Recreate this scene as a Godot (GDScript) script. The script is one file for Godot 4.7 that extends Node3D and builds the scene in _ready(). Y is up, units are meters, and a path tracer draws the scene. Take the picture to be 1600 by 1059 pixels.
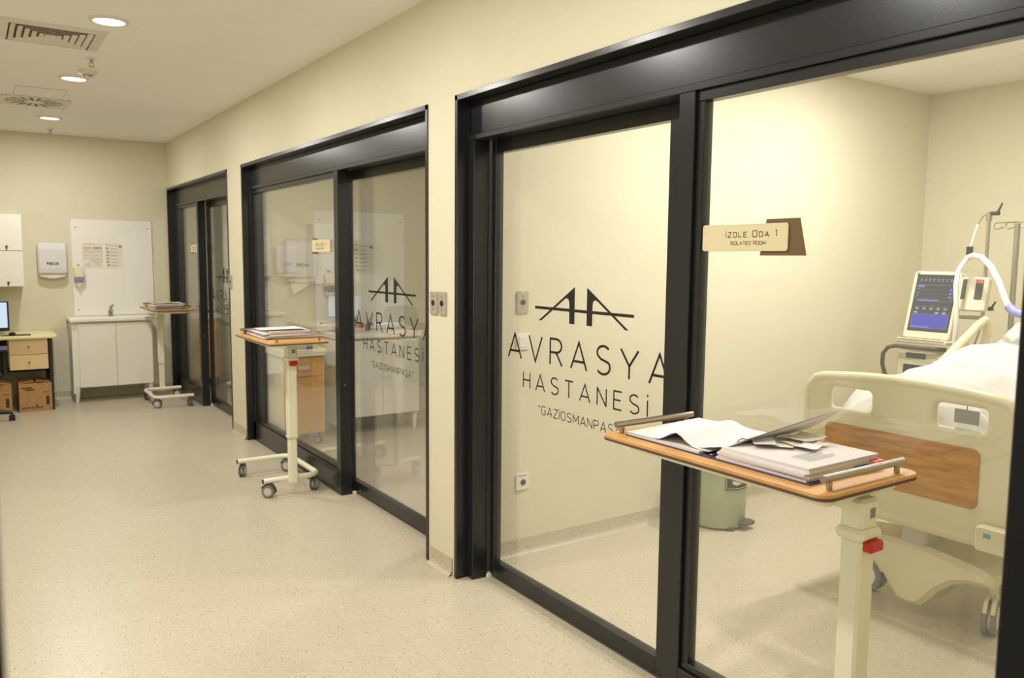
extends Node3D
# Hospital corridor: three glazed isolation rooms along one wall (plane x = 0, rooms at x > 0), corridor at x < 0 running to -z.

var M := {}
var used := {}


func _ready() -> void:
	camera_and_light()
	materials()
	shell()
	glazed_units()
	isolation_room_one()
	isolation_room_two()
	isolation_room_three()
	corridor_end()
	ceiling_fittings()
	wall_fittings()
	tables_with_papers()


func camera_and_light() -> void:
	var cam := Camera3D.new()
	cam.name = "camera"
	var lens := CameraAttributesPhysical.new()
	lens.frustum_focal_length = 28.52
	lens.frustum_focus_distance = 3.2
	lens.frustum_near = 0.02
	lens.frustum_far = 100.0
	lens.exposure_aperture = 6.3
	cam.attributes = lens
	cam.fov = 45.6435
	cam.near = 0.02
	cam.far = 100.0
	cam.basis = Basis(Vector3.UP, deg_to_rad(-34.00836)) * Basis(Vector3.RIGHT, deg_to_rad(-5.75872)) * Basis(Vector3.BACK, deg_to_rad(0.50988))
	cam.position = Vector3(-1.94065, 1.59248, 0.0)
	add_child(cam)
	cam.current = true
	var we := WorldEnvironment.new()
	we.name = "surroundings"
	var e := Environment.new()
	e.background_mode = Environment.BG_COLOR
	e.background_color = Color(0, 0, 0)
	e.tonemap_mode = Environment.TONE_MAPPER_LINEAR
	e.tonemap_exposure = EXPOSURE
	e.sdfgi_enabled = true
	e.ssao_enabled = true
	e.ssil_enabled = true
	we.environment = e
	add_child(we)


const EXPOSURE := 1.0
const LAMP_COLOR := Color(1.0, 0.99, 0.965)
const CORRIDOR_LAMP := 2.55
const ROOM_LAMP := 3.0
const WINDOW_LIGHT := 1.3
const CEIL := 2.86
const WALL_IN := 0.2        # inner face of the corridor wall
const PART1 := -3.46        # face of the partition seen in room 1
const PART2 := -7.05        # face of the partition seen in room 2
const END := -10.02         # face of the end wall
const BACK := 4.25          # back wall of the rooms


# ---------------------------------------------------------------- naming
func numbered(called: String) -> String:
	var k: int = used.get(called, -1) + 1
	used[called] = k
	return called if k == 0 else "%s_%03d" % [called, k]


func thing(called: String, label: String, category: String, at := Vector3.ZERO, turn := 0.0, group := "") -> Node3D:
	var o := Node3D.new()
	o.name = numbered(called)
	add_child(o)
	o.position = at
	o.rotation.y = turn
	o.set_meta("label", label)
	o.set_meta("category", category)
	if group:
		o.set_meta("group", group)
	return o


func setting(called: String, label := "") -> Node3D:
	var o := Node3D.new()
	o.name = numbered(called)
	add_child(o)
	o.set_meta("kind", "structure")
	if label:
		o.set_meta("label", label)
		o.set_meta("category", called.get_slice("_", 0))
	return o


func part(called: String, b: Mb, m: Material, parent: Node3D, label := "") -> MeshInstance3D:
	var o := MeshInstance3D.new()
	o.name = called
	o.mesh = b.done()
	o.material_override = m
	parent.add_child(o, true)
	if label:
		o.set_meta("label", label)
	if called in TINY:
		o.set_meta("kind", "stuff")
	return o


const TINY := ["lettering", "print", "print_lines", "marking", "keys", "key_strip", "cage", "recycling_mark", "pin_hole"]


func wall_piece(called: String, boxes: Array, m: Material, label := "") -> Node3D:
	var b := Mb.new()
	for q in boxes:
		b.span(q[0], q[1], q[2] if q.size() > 2 else 0.0)
	var o := MeshInstance3D.new()
	o.name = numbered(called)
	o.mesh = b.done()
	o.material_override = m
	add_child(o)
	o.set_meta("kind", "structure")
	if label:
		o.set_meta("label", label)
		o.set_meta("category", called.get_slice("_", 0))
	return o


# ---------------------------------------------------------------- mesh building
class Mb:
	var st := SurfaceTool.new()
	var x := Transform3D.IDENTITY

	func _init() -> void:
		st.begin(Mesh.PRIMITIVE_TRIANGLES)

	func done() -> ArrayMesh:
		st.generate_normals()
		return st.commit()

	# corners counter-clockwise seen from outside
	func tri(a: Vector3, b: Vector3, c: Vector3, smooth := false) -> void:
		st.set_smooth_group(0 if smooth else -1)
		st.add_vertex(x * a)
		st.add_vertex(x * c)
		st.add_vertex(x * b)

	func quad(a: Vector3, b: Vector3, c: Vector3, d: Vector3, smooth := false) -> void:
		tri(a, b, c, smooth)
		tri(a, c, d, smooth)

	func uvquad(a: Vector3, b: Vector3, c: Vector3, d: Vector3) -> void:
		st.set_smooth_group(-1)
		var p := [a, c, b, a, d, c]
		var t := [Vector2(0, 1), Vector2(1, 0), Vector2(1, 1), Vector2(0, 1), Vector2(0, 0), Vector2(1, 0)]
		for i in 6:
			st.set_uv(t[i])
			st.add_vertex(x * p[i])

	func out(p: Array, o: Vector3) -> void:
		var n: Vector3 = (p[1] - p[0]).cross(p[2] - p[0])
		if n.dot(p[0] + p[1] + p[2] - o * 3.0) < 0:
			p.reverse()
		for i in range(1, p.size() - 1):
			tri(p[0], p[i], p[i + 1])

	func span(lo: Vector3, hi: Vector3, bevel := 0.0) -> void:
		box((lo + hi) / 2, (hi - lo).abs(), bevel)

	func box(c: Vector3, s: Vector3, bevel := 0.0) -> void:
		var h := s / 2
		var b := minf(bevel, minf(h.x, minf(h.y, h.z)) * 0.98)
		for i in 3:
			var j := (i + 1) % 3
			var k := (i + 2) % 3
			for g in [-1.0, 1.0]:
				var p := []
				for q in [[-1, -1], [1, -1], [1, 1], [-1, 1]]:
					var v := Vector3()
					v[i] = g * h[i]
					v[j] = q[0] * (h[j] - b)
					v[k] = q[1] * (h[k] - b)
					p.append(c + v)
				out(p, c)
			if b > 0:
				for q in [[-1, -1], [1, -1], [1, 1], [-1, 1]]:
					var p := []
					for e in [[-1.0, 0], [1.0, 0], [1.0, 1], [-1.0, 1]]:
						var v := Vector3()
						v[i] = e[0] * (h[i] - b)
						v[j] = q[0] * (h[j] - (b if e[1] else 0.0))
						v[k] = q[1] * (h[k] - (0.0 if e[1] else b))
						p.append(c + v)
					out(p, c)
		if b > 0:
			for sx in [-1, 1]:
				for sy in [-1, 1]:
					for sz in [-1, 1]:
						var g := Vector3(sx, sy, sz)
						var u := h - Vector3(b, b, b)
						out([c + g * Vector3(h.x, u.y, u.z), c + g * Vector3(u.x, h.y, u.z), c + g * Vector3(u.x, u.y, h.z)], c)

	# polygon in the local XY plane, from z = d0 to z = d1, edges of both faces cut by bevel
	func prism(poly: PackedVector2Array, d0: float, d1: float, bevel := 0.0, open_at := []) -> void:
		if Geometry2D.is_polygon_clockwise(poly):
			poly = poly.duplicate()
			poly.reverse()
		var n := poly.size()
		var inner := poly
		if bevel > 0:
			inner = inset(poly, bevel)
		var idx := Geometry2D.triangulate_polygon(inner)
		for i in range(0, idx.size(), 3):
			var a := inner[idx[i]]
			var b := inner[idx[i + 1]]
			var c := inner[idx[i + 2]]
			if (b - a).cross(c - a) < 0:
				var t := b
				b = c
				c = t
			tri(v3(a, d1), v3(b, d1), v3(c, d1))
			tri(v3(a, d0), v3(c, d0), v3(b, d0))
		for i in n:
			var j := (i + 1) % n
			var skip := false
			for cut in open_at:
				if absf(poly[i].x - cut) < 1e-5 and absf(poly[j].x - cut) < 1e-5:
					skip = true
			if skip:
				continue
			quad(v3(poly[i], d0 + bevel), v3(poly[j], d0 + bevel), v3(poly[j], d1 - bevel), v3(poly[i], d1 - bevel))
			if bevel > 0:
				quad(v3(poly[i], d1 - bevel), v3(poly[j], d1 - bevel), v3(inner[j], d1), v3(inner[i], d1))
				quad(v3(inner[i], d0), v3(inner[j], d0), v3(poly[j], d0 + bevel), v3(poly[i], d0 + bevel))

	static func v3(p: Vector2, z: float) -> Vector3:
		return Vector3(p.x, p.y, z)

	static func inset(poly: PackedVector2Array, by: float) -> PackedVector2Array:
		var r := PackedVector2Array()
		var n := poly.size()
		for i in n:
			var a := (poly[i] - poly[(i + n - 1) % n]).normalized()
			var b := (poly[(i + 1) % n] - poly[i]).normalized()
			var na := Vector2(-a.y, a.x)
			var nb := Vector2(-b.y, b.x)
			var m := (na + nb).normalized()
			r.append(poly[i] + m * (by / maxf(0.35, m.dot(na))))
		return r

	static func rounded(w: float, h: float, r: float, n := 5, c := Vector2.ZERO) -> PackedVector2Array:
		var p := PackedVector2Array()
		for k in 4:
			var o := Vector2((w / 2 - r) * (1 if k in [0, 3] else -1), (h / 2 - r) * (1 if k < 2 else -1))
			for i in n + 1:
				p.append(c + o + Vector2.from_angle(PI / 2 * (k + float(i) / n)) * r)
		return p

	static func disc(r: float, n := 24, c := Vector2.ZERO) -> PackedVector2Array:
		var p := PackedVector2Array()
		for i in n:
			p.append(c + Vector2.from_angle(TAU * i / n) * r)
		return p

	# radius: a number or one for each point
	func tube(pts: Array, radius, seg := 10, closed := false, caps := true) -> void:
		var n := pts.size()
		var rings := []
		var up := Vector3.ZERO
		for i in n:
			var t: Vector3
			if closed:
				t = pts[(i + 1) % n] - pts[(i + n - 1) % n]
			else:
				t = pts[mini(i + 1, n - 1)] - pts[maxi(i - 1, 0)]
			t = t.normalized()
			if up == Vector3.ZERO:
				up = t.cross(Vector3.UP if absf(t.y) < 0.9 else Vector3.RIGHT).normalized()
			else:
				up = (up - t * up.dot(t)).normalized()
			var side := t.cross(up)
			var r: float = radius[i] if radius is Array else radius
			var ring := []
			for k in seg:
				var a := TAU * k / seg
				ring.append(pts[i] + (up * cos(a) + side * sin(a)) * r)
			rings.append(ring)
		for i in (n if closed else n - 1):
			var a: Array = rings[i]
			var b: Array = rings[(i + 1) % n]
			for k in seg:
				var l := (k + 1) % seg
				quad(a[k], a[l], b[l], b[k], true)
		if caps and not closed:
			for k in range(1, seg - 1):
				tri(rings[0][0], rings[0][k + 1], rings[0][k])
				tri(rings[n - 1][0], rings[n - 1][k], rings[n - 1][k + 1])

	# profile of (radius, height) from bottom to top, round local y
	func lathe(profile: Array, seg := 24, smooth := true, c := Vector3.ZERO) -> void:
		for i in profile.size() - 1:
			var p: Vector2 = profile[i]
			var q: Vector2 = profile[i + 1]
			for k in seg:
				var a := TAU * k / seg
				var b := TAU * (k + 1) / seg
				var ra := Vector3(cos(a), 0, -sin(a))
				var rb := Vector3(cos(b), 0, -sin(b))
				var p0 := c + ra * p.x + Vector3.UP * p.y
				var p1 := c + rb * p.x + Vector3.UP * p.y
				var q0 := c + ra * q.x + Vector3.UP * q.y
				var q1 := c + rb * q.x + Vector3.UP * q.y
				if p.x > 1e-6:
					tri(p0, p1, q1 if q.x > 1e-6 else q0, smooth)
				if q.x > 1e-6:
					tri(p0, q1, q0, smooth)

	func ball(c: Vector3, r: Vector3, seg := 16) -> void:
		var pr := []
		var keep := x
		x = x * Transform3D(Basis.from_scale(r), c)
		for i in seg / 2 + 1:
			var a := -PI / 2 + PI * i / (seg / 2)
			pr.append(Vector2(maxf(cos(a), 0.0) if i > 0 and i < seg / 2 else 0.0, sin(a)))
		lathe(pr, seg)
		x = keep

	# rod between two points
	func rod(a: Vector3, b: Vector3, r: float, seg := 12) -> void:
		tube([a, b], r, seg)

	# a surface through a grid of points, seen from both sides
	func sheet(rows: Array, thick := 0.0) -> void:
		for i in rows.size() - 1:
			for j in rows[i].size() - 1:
				quad(rows[i][j], rows[i + 1][j], rows[i + 1][j + 1], rows[i][j + 1], true)
		if thick > 0:
			var lower := []
			for r in rows:
				var l := []
				for p in r:
					l.append(p - Vector3(0, thick, 0))
				lower.append(l)
			for i in rows.size() - 1:
				for j in rows[i].size() - 1:
					quad(lower[i][j], lower[i][j + 1], lower[i + 1][j + 1], lower[i + 1][j])
			var m: int = rows[0].size() - 1
			var z := rows.size() - 1
			for i in z:
				quad(rows[i][0], lower[i][0], lower[i + 1][0], rows[i + 1][0])
				quad(rows[i][m], rows[i + 1][m], lower[i + 1][m], lower[i][m])
			for j in m:
				quad(rows[0][j], rows[0][j + 1], lower[0][j + 1], lower[0][j])
				quad(rows[z][j], lower[z][j], lower[z][j + 1], rows[z][j + 1])

	# flat stroke of a given width through points of the local XY plane, at height z, thick towards -z
	func stroke(pts: Array, width: float, z := 0.0, thick := 0.0006) -> void:
		var n := pts.size()
		var l := []
		var r := []
		for i in n:
			var d := Vector2.ZERO
			var nn: Vector2
			if i > 0 and i < n - 1:
				var a: Vector2 = (pts[i] - pts[i - 1]).normalized()
				var b: Vector2 = (pts[i + 1] - pts[i]).normalized()
				var na := Vector2(-a.y, a.x)
				var mm := na + Vector2(-b.y, b.x)
				if mm.length() < 0.2:
					mm = na
				mm = mm.normalized()
				nn = mm / maxf(0.45, mm.dot(na))
			else:
				d = ((pts[1] - pts[0]) if i == 0 else (pts[n - 1] - pts[n - 2])).normalized()
				nn = Vector2(-d.y, d.x)
			l.append(pts[i] + nn * width / 2)
			r.append(pts[i] - nn * width / 2)
		for i in n - 1:
			quad(v3(r[i], z), v3(r[i + 1], z), v3(l[i + 1], z), v3(l[i], z))
			quad(v3(l[i], z - thick), v3(l[i + 1], z - thick), v3(r[i + 1], z - thick), v3(r[i], z - thick))


# ---------------------------------------------------------------- lettering drawn with strokes
func arc(c: Vector2, r: Vector2, a0: float, a1: float, n := 8) -> Array:
	var p := []
	for i in n + 1:
		var a := deg_to_rad(lerpf(a0, a1, float(i) / n))
		p.append(c + Vector2(cos(a), sin(a)) * r)
	return p


func poly(flat: Array) -> Array:
	var p := []
	for i in range(0, flat.size(), 2):
		p.append(Vector2(flat[i], flat[i + 1]))
	return p


# [width, strokes] of a capital of height 1; wide letters are the squared ones of the room signs
func glyph(ch: String, wide: bool) -> Array:
	match ch:
		"A":
			if wide:
				return [0.95, [poly([0, 0, 0.46, 1, 0.95, 0]), poly([0.17, 0.3, 0.79, 0.3])]]
			return [0.74, [poly([0, 0, 0.37, 1, 0.74, 0]), poly([0.11, 0.29, 0.63, 0.29])]]
		"V":
			return [0.7, [poly([0, 1, 0.35, 0, 0.7, 1])]]
		"R":
			if wide:
				return [0.85, [poly([0, 0, 0, 1, 0.72, 1, 0.85, 0.88, 0.85, 0.55, 0.72, 0.42, 0, 0.42]), poly([0.4, 0.42, 0.85, 0])]]
			return [0.6, [poly([0, 0, 0, 1, 0.3, 1]) + arc(Vector2(0.3, 0.74), Vector2(0.27, 0.26), 80, -90) + poly([0, 0.48]), poly([0.3, 0.48, 0.6, 0])]]
		"S", "Ş":
			var s: Array
			if wide:
				s = [poly([0.8, 0.88, 0.68, 1, 0.1, 1, 0, 0.88, 0, 0.6, 0.1, 0.5, 0.7, 0.5, 0.8, 0.4, 0.8, 0.12, 0.7, 0, 0.1, 0, 0, 0.12])]
				return [0.8, s]
			s = [arc(Vector2(0.3, 0.76), Vector2(0.27, 0.24), 35, 210, 10) + poly([0.2, 0.53, 0.4, 0.47]) + arc(Vector2(0.3, 0.26), Vector2(0.29, 0.26), 40, -145, 10)]
			if ch == "Ş":
				s.append(poly([0.3, 0, 0.27, -0.09]))
				s.append(poly([0.27, -0.09, 0.36, -0.12, 0.34, -0.22, 0.22, -0.22]))
			return [0.6, s]
		"Y":
			return [0.7, [poly([0, 1, 0.35, 0.44, 0.7, 1]), poly([0.35, 0.46, 0.35, 0])]]
		"H":
			return [0.58, [poly([0, 0, 0, 1]), poly([0.58, 0, 0.58, 1]), poly([0, 0.5, 0.58, 0.5])]]
		"T":
			return [0.62 if not wide else 0.8, [poly([0, 1, 0.62 if not wide else 0.8, 1]), poly([0.31 if not wide else 0.4, 1, 0.31 if not wide else 0.4, 0])]]
		"N":
			return [0.62, [poly([0, 0, 0, 1]), poly([0, 1, 0.62, 0]), poly([0.62, 0, 0.62, 1])]]
		"E":
			var ew := 0.8 if wide else 0.5
			return [ew, [poly([ew, 1, 0, 1, 0, 0, ew, 0]), poly([0, 0.52, ew * 0.9, 0.52])]]
		"İ":
			return [0.0, [poly([0, 0, 0, 0.86]), poly([0, 1.02, 0, 1.16])]]
		"I":
			return [0.0, [poly([0, 0, 0, 1])]]
		"G":
			return [0.62, [arc(Vector2(0.31, 0.7), Vector2(0.31, 0.3), 25, 180, 8) + arc(Vector2(0.31, 0.3), Vector2(0.31, 0.3), 180, 360, 8) + poly([0.62, 0.48, 0.36, 0.48])]]
		"Z":
			var zw := 0.8 if wide else 0.58
			return [zw, [poly([0, 1, zw, 1, 0, 0, zw, 0])]]
		"O":
			if wide:
				return [0.9, [poly([0.1, 0, 0, 0.12, 0, 0.88, 0.1, 1, 0.8, 1, 0.9, 0.88, 0.9, 0.12, 0.8, 0, 0.1, 0])]]
			return [0.62, [arc(Vector2(0.31, 0.7), Vector2(0.31, 0.3), 0, 180, 8) + arc(Vector2(0.31, 0.3), Vector2(0.31, 0.3), 180, 360, 8) + poly([0.62, 0.7])]]
		"M":
			var mw := 1.0 if wide else 0.76
			return [mw, [poly([0, 0, 0, 1]), poly([0, 1, mw / 2, 0.3, mw, 1]), poly([mw, 1, mw, 0])]]
		"P":
			return [0.58, [poly([0, 0, 0, 1, 0.3, 1]) + arc(Vector2(0.3, 0.73), Vector2(0.27, 0.27), 80, -90) + poly([0, 0.46])]]
		"L":
			var lw := 0.75 if wide else 0.48
			return [lw, [poly([0, 1, 0, 0, lw, 0])]]
		"D":
			return [0.9, [poly([0, 0, 0, 1, 0.72, 1, 0.9, 0.82, 0.9, 0.18, 0.72, 0, 0, 0])]]
		"F":
			return [0.5, [poly([0, 0, 0, 1, 0.5, 1]), poly([0, 0.5, 0.42, 0.5])]]
		"C":
			return [0.62, [arc(Vector2(0.31, 0.7), Vector2(0.31, 0.3), 25, 180, 8) + arc(Vector2(0.31, 0.3), Vector2(0.31, 0.3), 180, 335, 8)]]
		"U":
			return [0.6, [poly([0, 1]) + arc(Vector2(0.3, 0.3), Vector2(0.3, 0.3), 180, 360, 8) + poly([0.6, 1])]]
		"1":
			return [0.3, [poly([0, 1, 0.3, 1, 0.3, 0])]]
		"2":
			return [0.7, [poly([0, 0.85, 0.1, 1, 0.6, 1, 0.7, 0.88, 0.7, 0.62, 0, 0.0, 0.7, 0])]]
		"3":
			return [0.7, [poly([0, 1, 0.6, 1, 0.7, 0.9, 0.7, 0.6, 0.6, 0.5, 0.2, 0.5]), poly([0.6, 0.5, 0.7, 0.4, 0.7, 0.1, 0.6, 0, 0, 0])]]
		"“":
			return [0.2, [poly([0.08, 0.8, 0, 1]), poly([0.22, 0.8, 0.14, 1])]]
		"”":
			return [0.2, [poly([0, 0.8, 0.08, 1]), poly([0.14, 0.8, 0.22, 1])]]
	return [0.4, []]


# text centred on x, spread over a given width (or spaced by gap if width is 0); first letters may be taller
func write(b: Mb, text: String, at: Vector2, cap: float, width: float, weight: float, z := 0.0, wide := false, small_caps := 1.0) -> void:
	var total := 0.0
	var stretch := 1.0 if wide else 1.25
	var sizes := []
	var start := true
	for ch in text:
		var k := cap if start or small_caps == 1.0 else cap * small_caps
		start = ch == " "
		sizes.append(k)
		total += glyph(ch, wide)[0] * k * stretch
	var gap := (width - total) / maxi(1, text.length() - 1)
	var pos := at.x - width / 2
	for i in text.length():
		var g := glyph(text[i], wide)
		for line in g[1]:
			var pts := []
			for p in line:
				pts.append(Vector2(pos + p.x * sizes[i] * stretch, at.y + p.y * sizes[i]))
			b.stroke(pts, weight, z)
		pos += g[0] * sizes[i] * stretch + gap


# ---------------------------------------------------------------- materials
func mat(key: String, c: Color, rough := 0.6, metal := 0.0, spec := 0.5) -> StandardMaterial3D:
	var m := StandardMaterial3D.new()
	m.resource_name = key
	m.albedo_color = c
	m.roughness = rough
	m.metallic = metal
	m.metallic_specular = spec
	M[key] = m
	return m


func grey(v: float) -> Color:
	return Color(v, v, v)


func noise_tex(freq: float, ramp_from: Color, ramp_to: Color, size := 512, seed_ := 1, octaves := 4) -> NoiseTexture2D:
	var n := FastNoiseLite.new()
	n.seed = seed_
	n.noise_type = FastNoiseLite.TYPE_SIMPLEX_SMOOTH
	n.frequency = freq
	n.fractal_octaves = octaves
	var t := NoiseTexture2D.new()
	t.width = size
	t.height = size
	t.seamless = true
	t.noise = n
	var g := Gradient.new()
	g.set_color(0, ramp_from)
	g.set_color(1, ramp_to)
	t.color_ramp = g
	return t


func tri_map(m: StandardMaterial3D, scale_: Vector3, world := true) -> void:
	m.uv1_triplanar = true
	m.uv1_world_triplanar = world
	m.uv1_scale = scale_
	m.uv1_triplanar_sharpness = 8.0


func terrazzo() -> ImageTexture:
	var rng := RandomNumberGenerator.new()
	rng.seed = 77
	var im := Image.create(1024, 1024, false, Image.FORMAT_RGB8)
	var base := Color8(198, 187, 164)
	im.fill(base)
	# fine mottling, pale and grey chips, sparse dark chips
	for i in 26000:
		var v := rng.randf_range(-0.03, 0.03)
		var w := rng.randi_range(2, 7)
		im.fill_rect(Rect2i(rng.randi_range(0, 1020), rng.randi_range(0, 1020), w, rng.randi_range(2, 7)), Color(base.r + v, base.g + v, base.b + v * 0.9))
	for i in 5200:
		chip(im, rng, [Color8(222, 212, 190), Color8(190, 176, 150), Color8(198, 184, 156)][rng.randi() % 3], rng.randi_range(1, 3))
	for i in 2100:
		chip(im, rng, [Color8(146, 130, 106), Color8(120, 106, 88), Color8(166, 146, 116), Color8(104, 92, 80)][rng.randi() % 4], rng.randi_range(1, 2))
	for i in 260:
		chip(im, rng, Color8(84, 72, 62), 2)
	return ImageTexture.create_from_image(im)


func chip(im: Image, rng: RandomNumberGenerator, c: Color, r: int) -> void:
	var x := rng.randi_range(4, 1016)
	var y := rng.randi_range(4, 1016)
	im.fill_rect(Rect2i(x, y, r, r + rng.randi_range(0, 1)), c)
	if r > 1:
		im.fill_rect(Rect2i(x + rng.randi_range(-1, 1), y + rng.randi_range(-1, 1), r, r), c)


func materials() -> void:
	var m := mat("wall_paint", Color8(226, 219, 192), 0.62, 0.0, 0.4)
	m.albedo_texture = noise_tex(0.012, grey(0.988), grey(1.0), 512, 3)
	tri_map(m, Vector3.ONE * 0.6)
	m.heightmap_enabled = true
	m.heightmap_scale = 0.012
	m.heightmap_texture = noise_tex(0.09, grey(0.3), grey(0.7), 512, 9)
	m = mat("ceiling_paint", Color8(249, 247, 242), 0.8, 0.0, 0.3)
	m.albedo_texture = noise_tex(0.01, grey(0.99), grey(1.0), 512, 5)
	tri_map(m, Vector3.ONE * 0.5)
	m = mat("terrazzo", Color(1, 1, 1), 0.36, 0.0, 0.42)
	m.albedo_texture = terrazzo()
	tri_map(m, Vector3.ONE / 1.55)
	m.roughness_texture = noise_tex(0.02, grey(0.8), grey(1.0), 512, 21)
	m = mat("weld", Color8(196, 184, 152), 0.5)
	m = mat("frame_metal", Color8(31, 33, 35), 0.25, 0.0, 0.5)
	m.heightmap_enabled = true
	m.heightmap_scale = 0.012
	m.heightmap_texture = noise_tex(0.16, grey(0.3), grey(0.7), 512, 12)
	tri_map(m, Vector3.ONE * 2.2)
	mat("door_steel", Color8(32, 32, 32), 0.6, 0.0, 0.3)
	mat("gasket", Color8(22, 22, 22), 0.7)
	m = mat("glass", Color(0.93, 0.97, 0.94, 0.03), 0.0, 0.0, 0.5)
	m.transparency = BaseMaterial3D.TRANSPARENCY_ALPHA
	mat("vinyl", Color8(24, 22, 23), 0.5)
	mat("cream", Color8(240, 236, 210), 0.38)
	mat("bed_cream", Color8(222, 214, 176), 0.45)
	mat("white", Color8(236, 233, 224), 0.5)
	mat("laminate", Color8(243, 239, 227), 0.42)
	mat("board", Color8(245, 242, 234), 0.22)
	mat("chrome", Color8(172, 164, 152), 0.34, 1.0)
	mat("steel", Color8(176, 172, 164), 0.4, 1.0)
	mat("steel_plate", Color8(188, 178, 164), 0.5, 0.35)
	mat("black", Color8(28, 27, 28), 0.5)
	mat("rubber", Color8(124, 118, 112), 0.7)
	mat("dark_grey", Color8(76, 71, 70), 0.6)
	mat("pale_grey", Color8(206, 200, 194), 0.5)
	mat("red", Color8(196, 40, 26), 0.4)
	mat("edge_brown", Color8(96, 66, 48), 0.6)
	mat("paper", Color8(238, 234, 232), 0.8)
	mat("paper_grey", Color8(222, 216, 214), 0.8)
	mat("paper_cream", Color8(232, 226, 210), 0.8)
	mat("print_grey", Color8(150, 146, 148), 0.8)
	mat("navy", Color8(52, 50, 92), 0.5)
	mat("tab_blue", Color8(60, 96, 150), 0.5)
	mat("tab_red", Color8(226, 96, 74), 0.5)
	mat("note_yellow", Color8(240, 222, 70), 0.7)
	mat("bin_green", Color8(176, 184, 152), 0.42)
	mat("label_black", Color8(52, 46, 40), 0.5)
	mat("label_pale", Color8(226, 220, 190), 0.6)
	mat("sign_beige", Color8(222, 208, 168), 0.45)
	mat("sign_brown", Color8(112, 88, 60), 0.4)
	mat("sign_letters", Color8(88, 70, 46), 0.5)
	mat("linen", Color8(202, 200, 193), 0.9).rim_enabled = false
	mat("mattress", Color8(214, 210, 200), 0.8)
	mat("skin", Color8(222, 158, 116), 0.55)
	mat("hair", Color8(52, 44, 40), 0.7)
	mat("lips", Color8(178, 104, 88), 0.5)
	mat("eyelid", Color8(200, 136, 100), 0.55)
	mat("gown", Color8(66, 74, 96), 0.9)
	mat("hose", Color8(232, 230, 222), 0.35)
	mat("hose_blue", Color8(142, 150, 226), 0.35)
	mat("device", Color8(222, 216, 190), 0.45)
	mat("screen_dark", Color8(30, 30, 36), 0.25)
	mat("screw", Color8(120, 112, 100), 0.4, 0.8)
	mat("soap_cream", Color8(232, 226, 196), 0.35)
	mat("soap_purple", Color8(150, 140, 170), 0.3)
	mat("dispenser_white", Color8(222, 218, 216), 0.4)
	mat("desk_top", Color8(238, 226, 168), 0.45)
	mat("desk_front", Color8(232, 200, 150), 0.45)
	mat("desk_black", Color8(30, 28, 34), 0.5)
	mat("chair_fabric", Color8(34, 32, 44), 0.9)
	mat("box_print", Color8(70, 52, 34), 0.8)
	mat("box_red", Color8(190, 92, 42), 0.8)
	mat("tape", Color8(196, 168, 120), 0.4)
	mat("vent_white", Color8(226, 220, 208), 0.5)
	mat("violet", Color8(116, 92, 160), 0.4)
	mat("bottle_blue", Color8(120, 150, 200), 0.3)
	mat("amber_cap", Color8(224, 190, 70), 0.4)
	m = mat("beech", Color8(255, 255, 255), 0.42)
	m.albedo_texture = noise_tex(0.02, Color8(204, 146, 80), Color8(228, 176, 106), 512, 31)
	tri_map(m, Vector3(9, 9, 0.9), false)
	m = mat("bed_wood", Color8(255, 255, 255), 0.4)
	m.albedo_texture = noise_tex(0.012, Color8(166, 106, 34), Color8(206, 148, 62), 512, 37)
	tri_map(m, Vector3(3, 5.0, 0.7), false)
	m = mat("locker_wood", Color8(255, 255, 255), 0.45)
	m.albedo_texture = noise_tex(0.02, Color8(202, 146, 78), Color8(224, 170, 100), 512, 41)
	tri_map(m, Vector3(7, 0.9, 7), false)
	m = mat("cardboard", Color8(255, 255, 255), 0.85)
	m.albedo_texture = noise_tex(0.03, Color8(176, 132, 82), Color8(192, 148, 96), 256, 43)
	tri_map(m, Vector3(2, 2, 2), false)
	m = mat("lamp_glow", Color8(255, 250, 240), 0.5)
	m.emission_enabled = true
	m.emission = LAMP_COLOR
	m.emission_energy_multiplier = 5.0
	m = mat("screen_glow", Color8(20, 20, 24), 0.2)
	m.emission_enabled = true
	m.emission = Color8(206, 226, 240)
	m.emission_energy_multiplier = 1.0
	m = mat("window_glow", Color8(236, 240, 244), 0.6)
	m.emission_enabled = true
	m.emission = Color8(244, 248, 255)
	m.emission_energy_multiplier = 0.2
	m = mat("green_led", Color8(60, 160, 100), 0.4)


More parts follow.
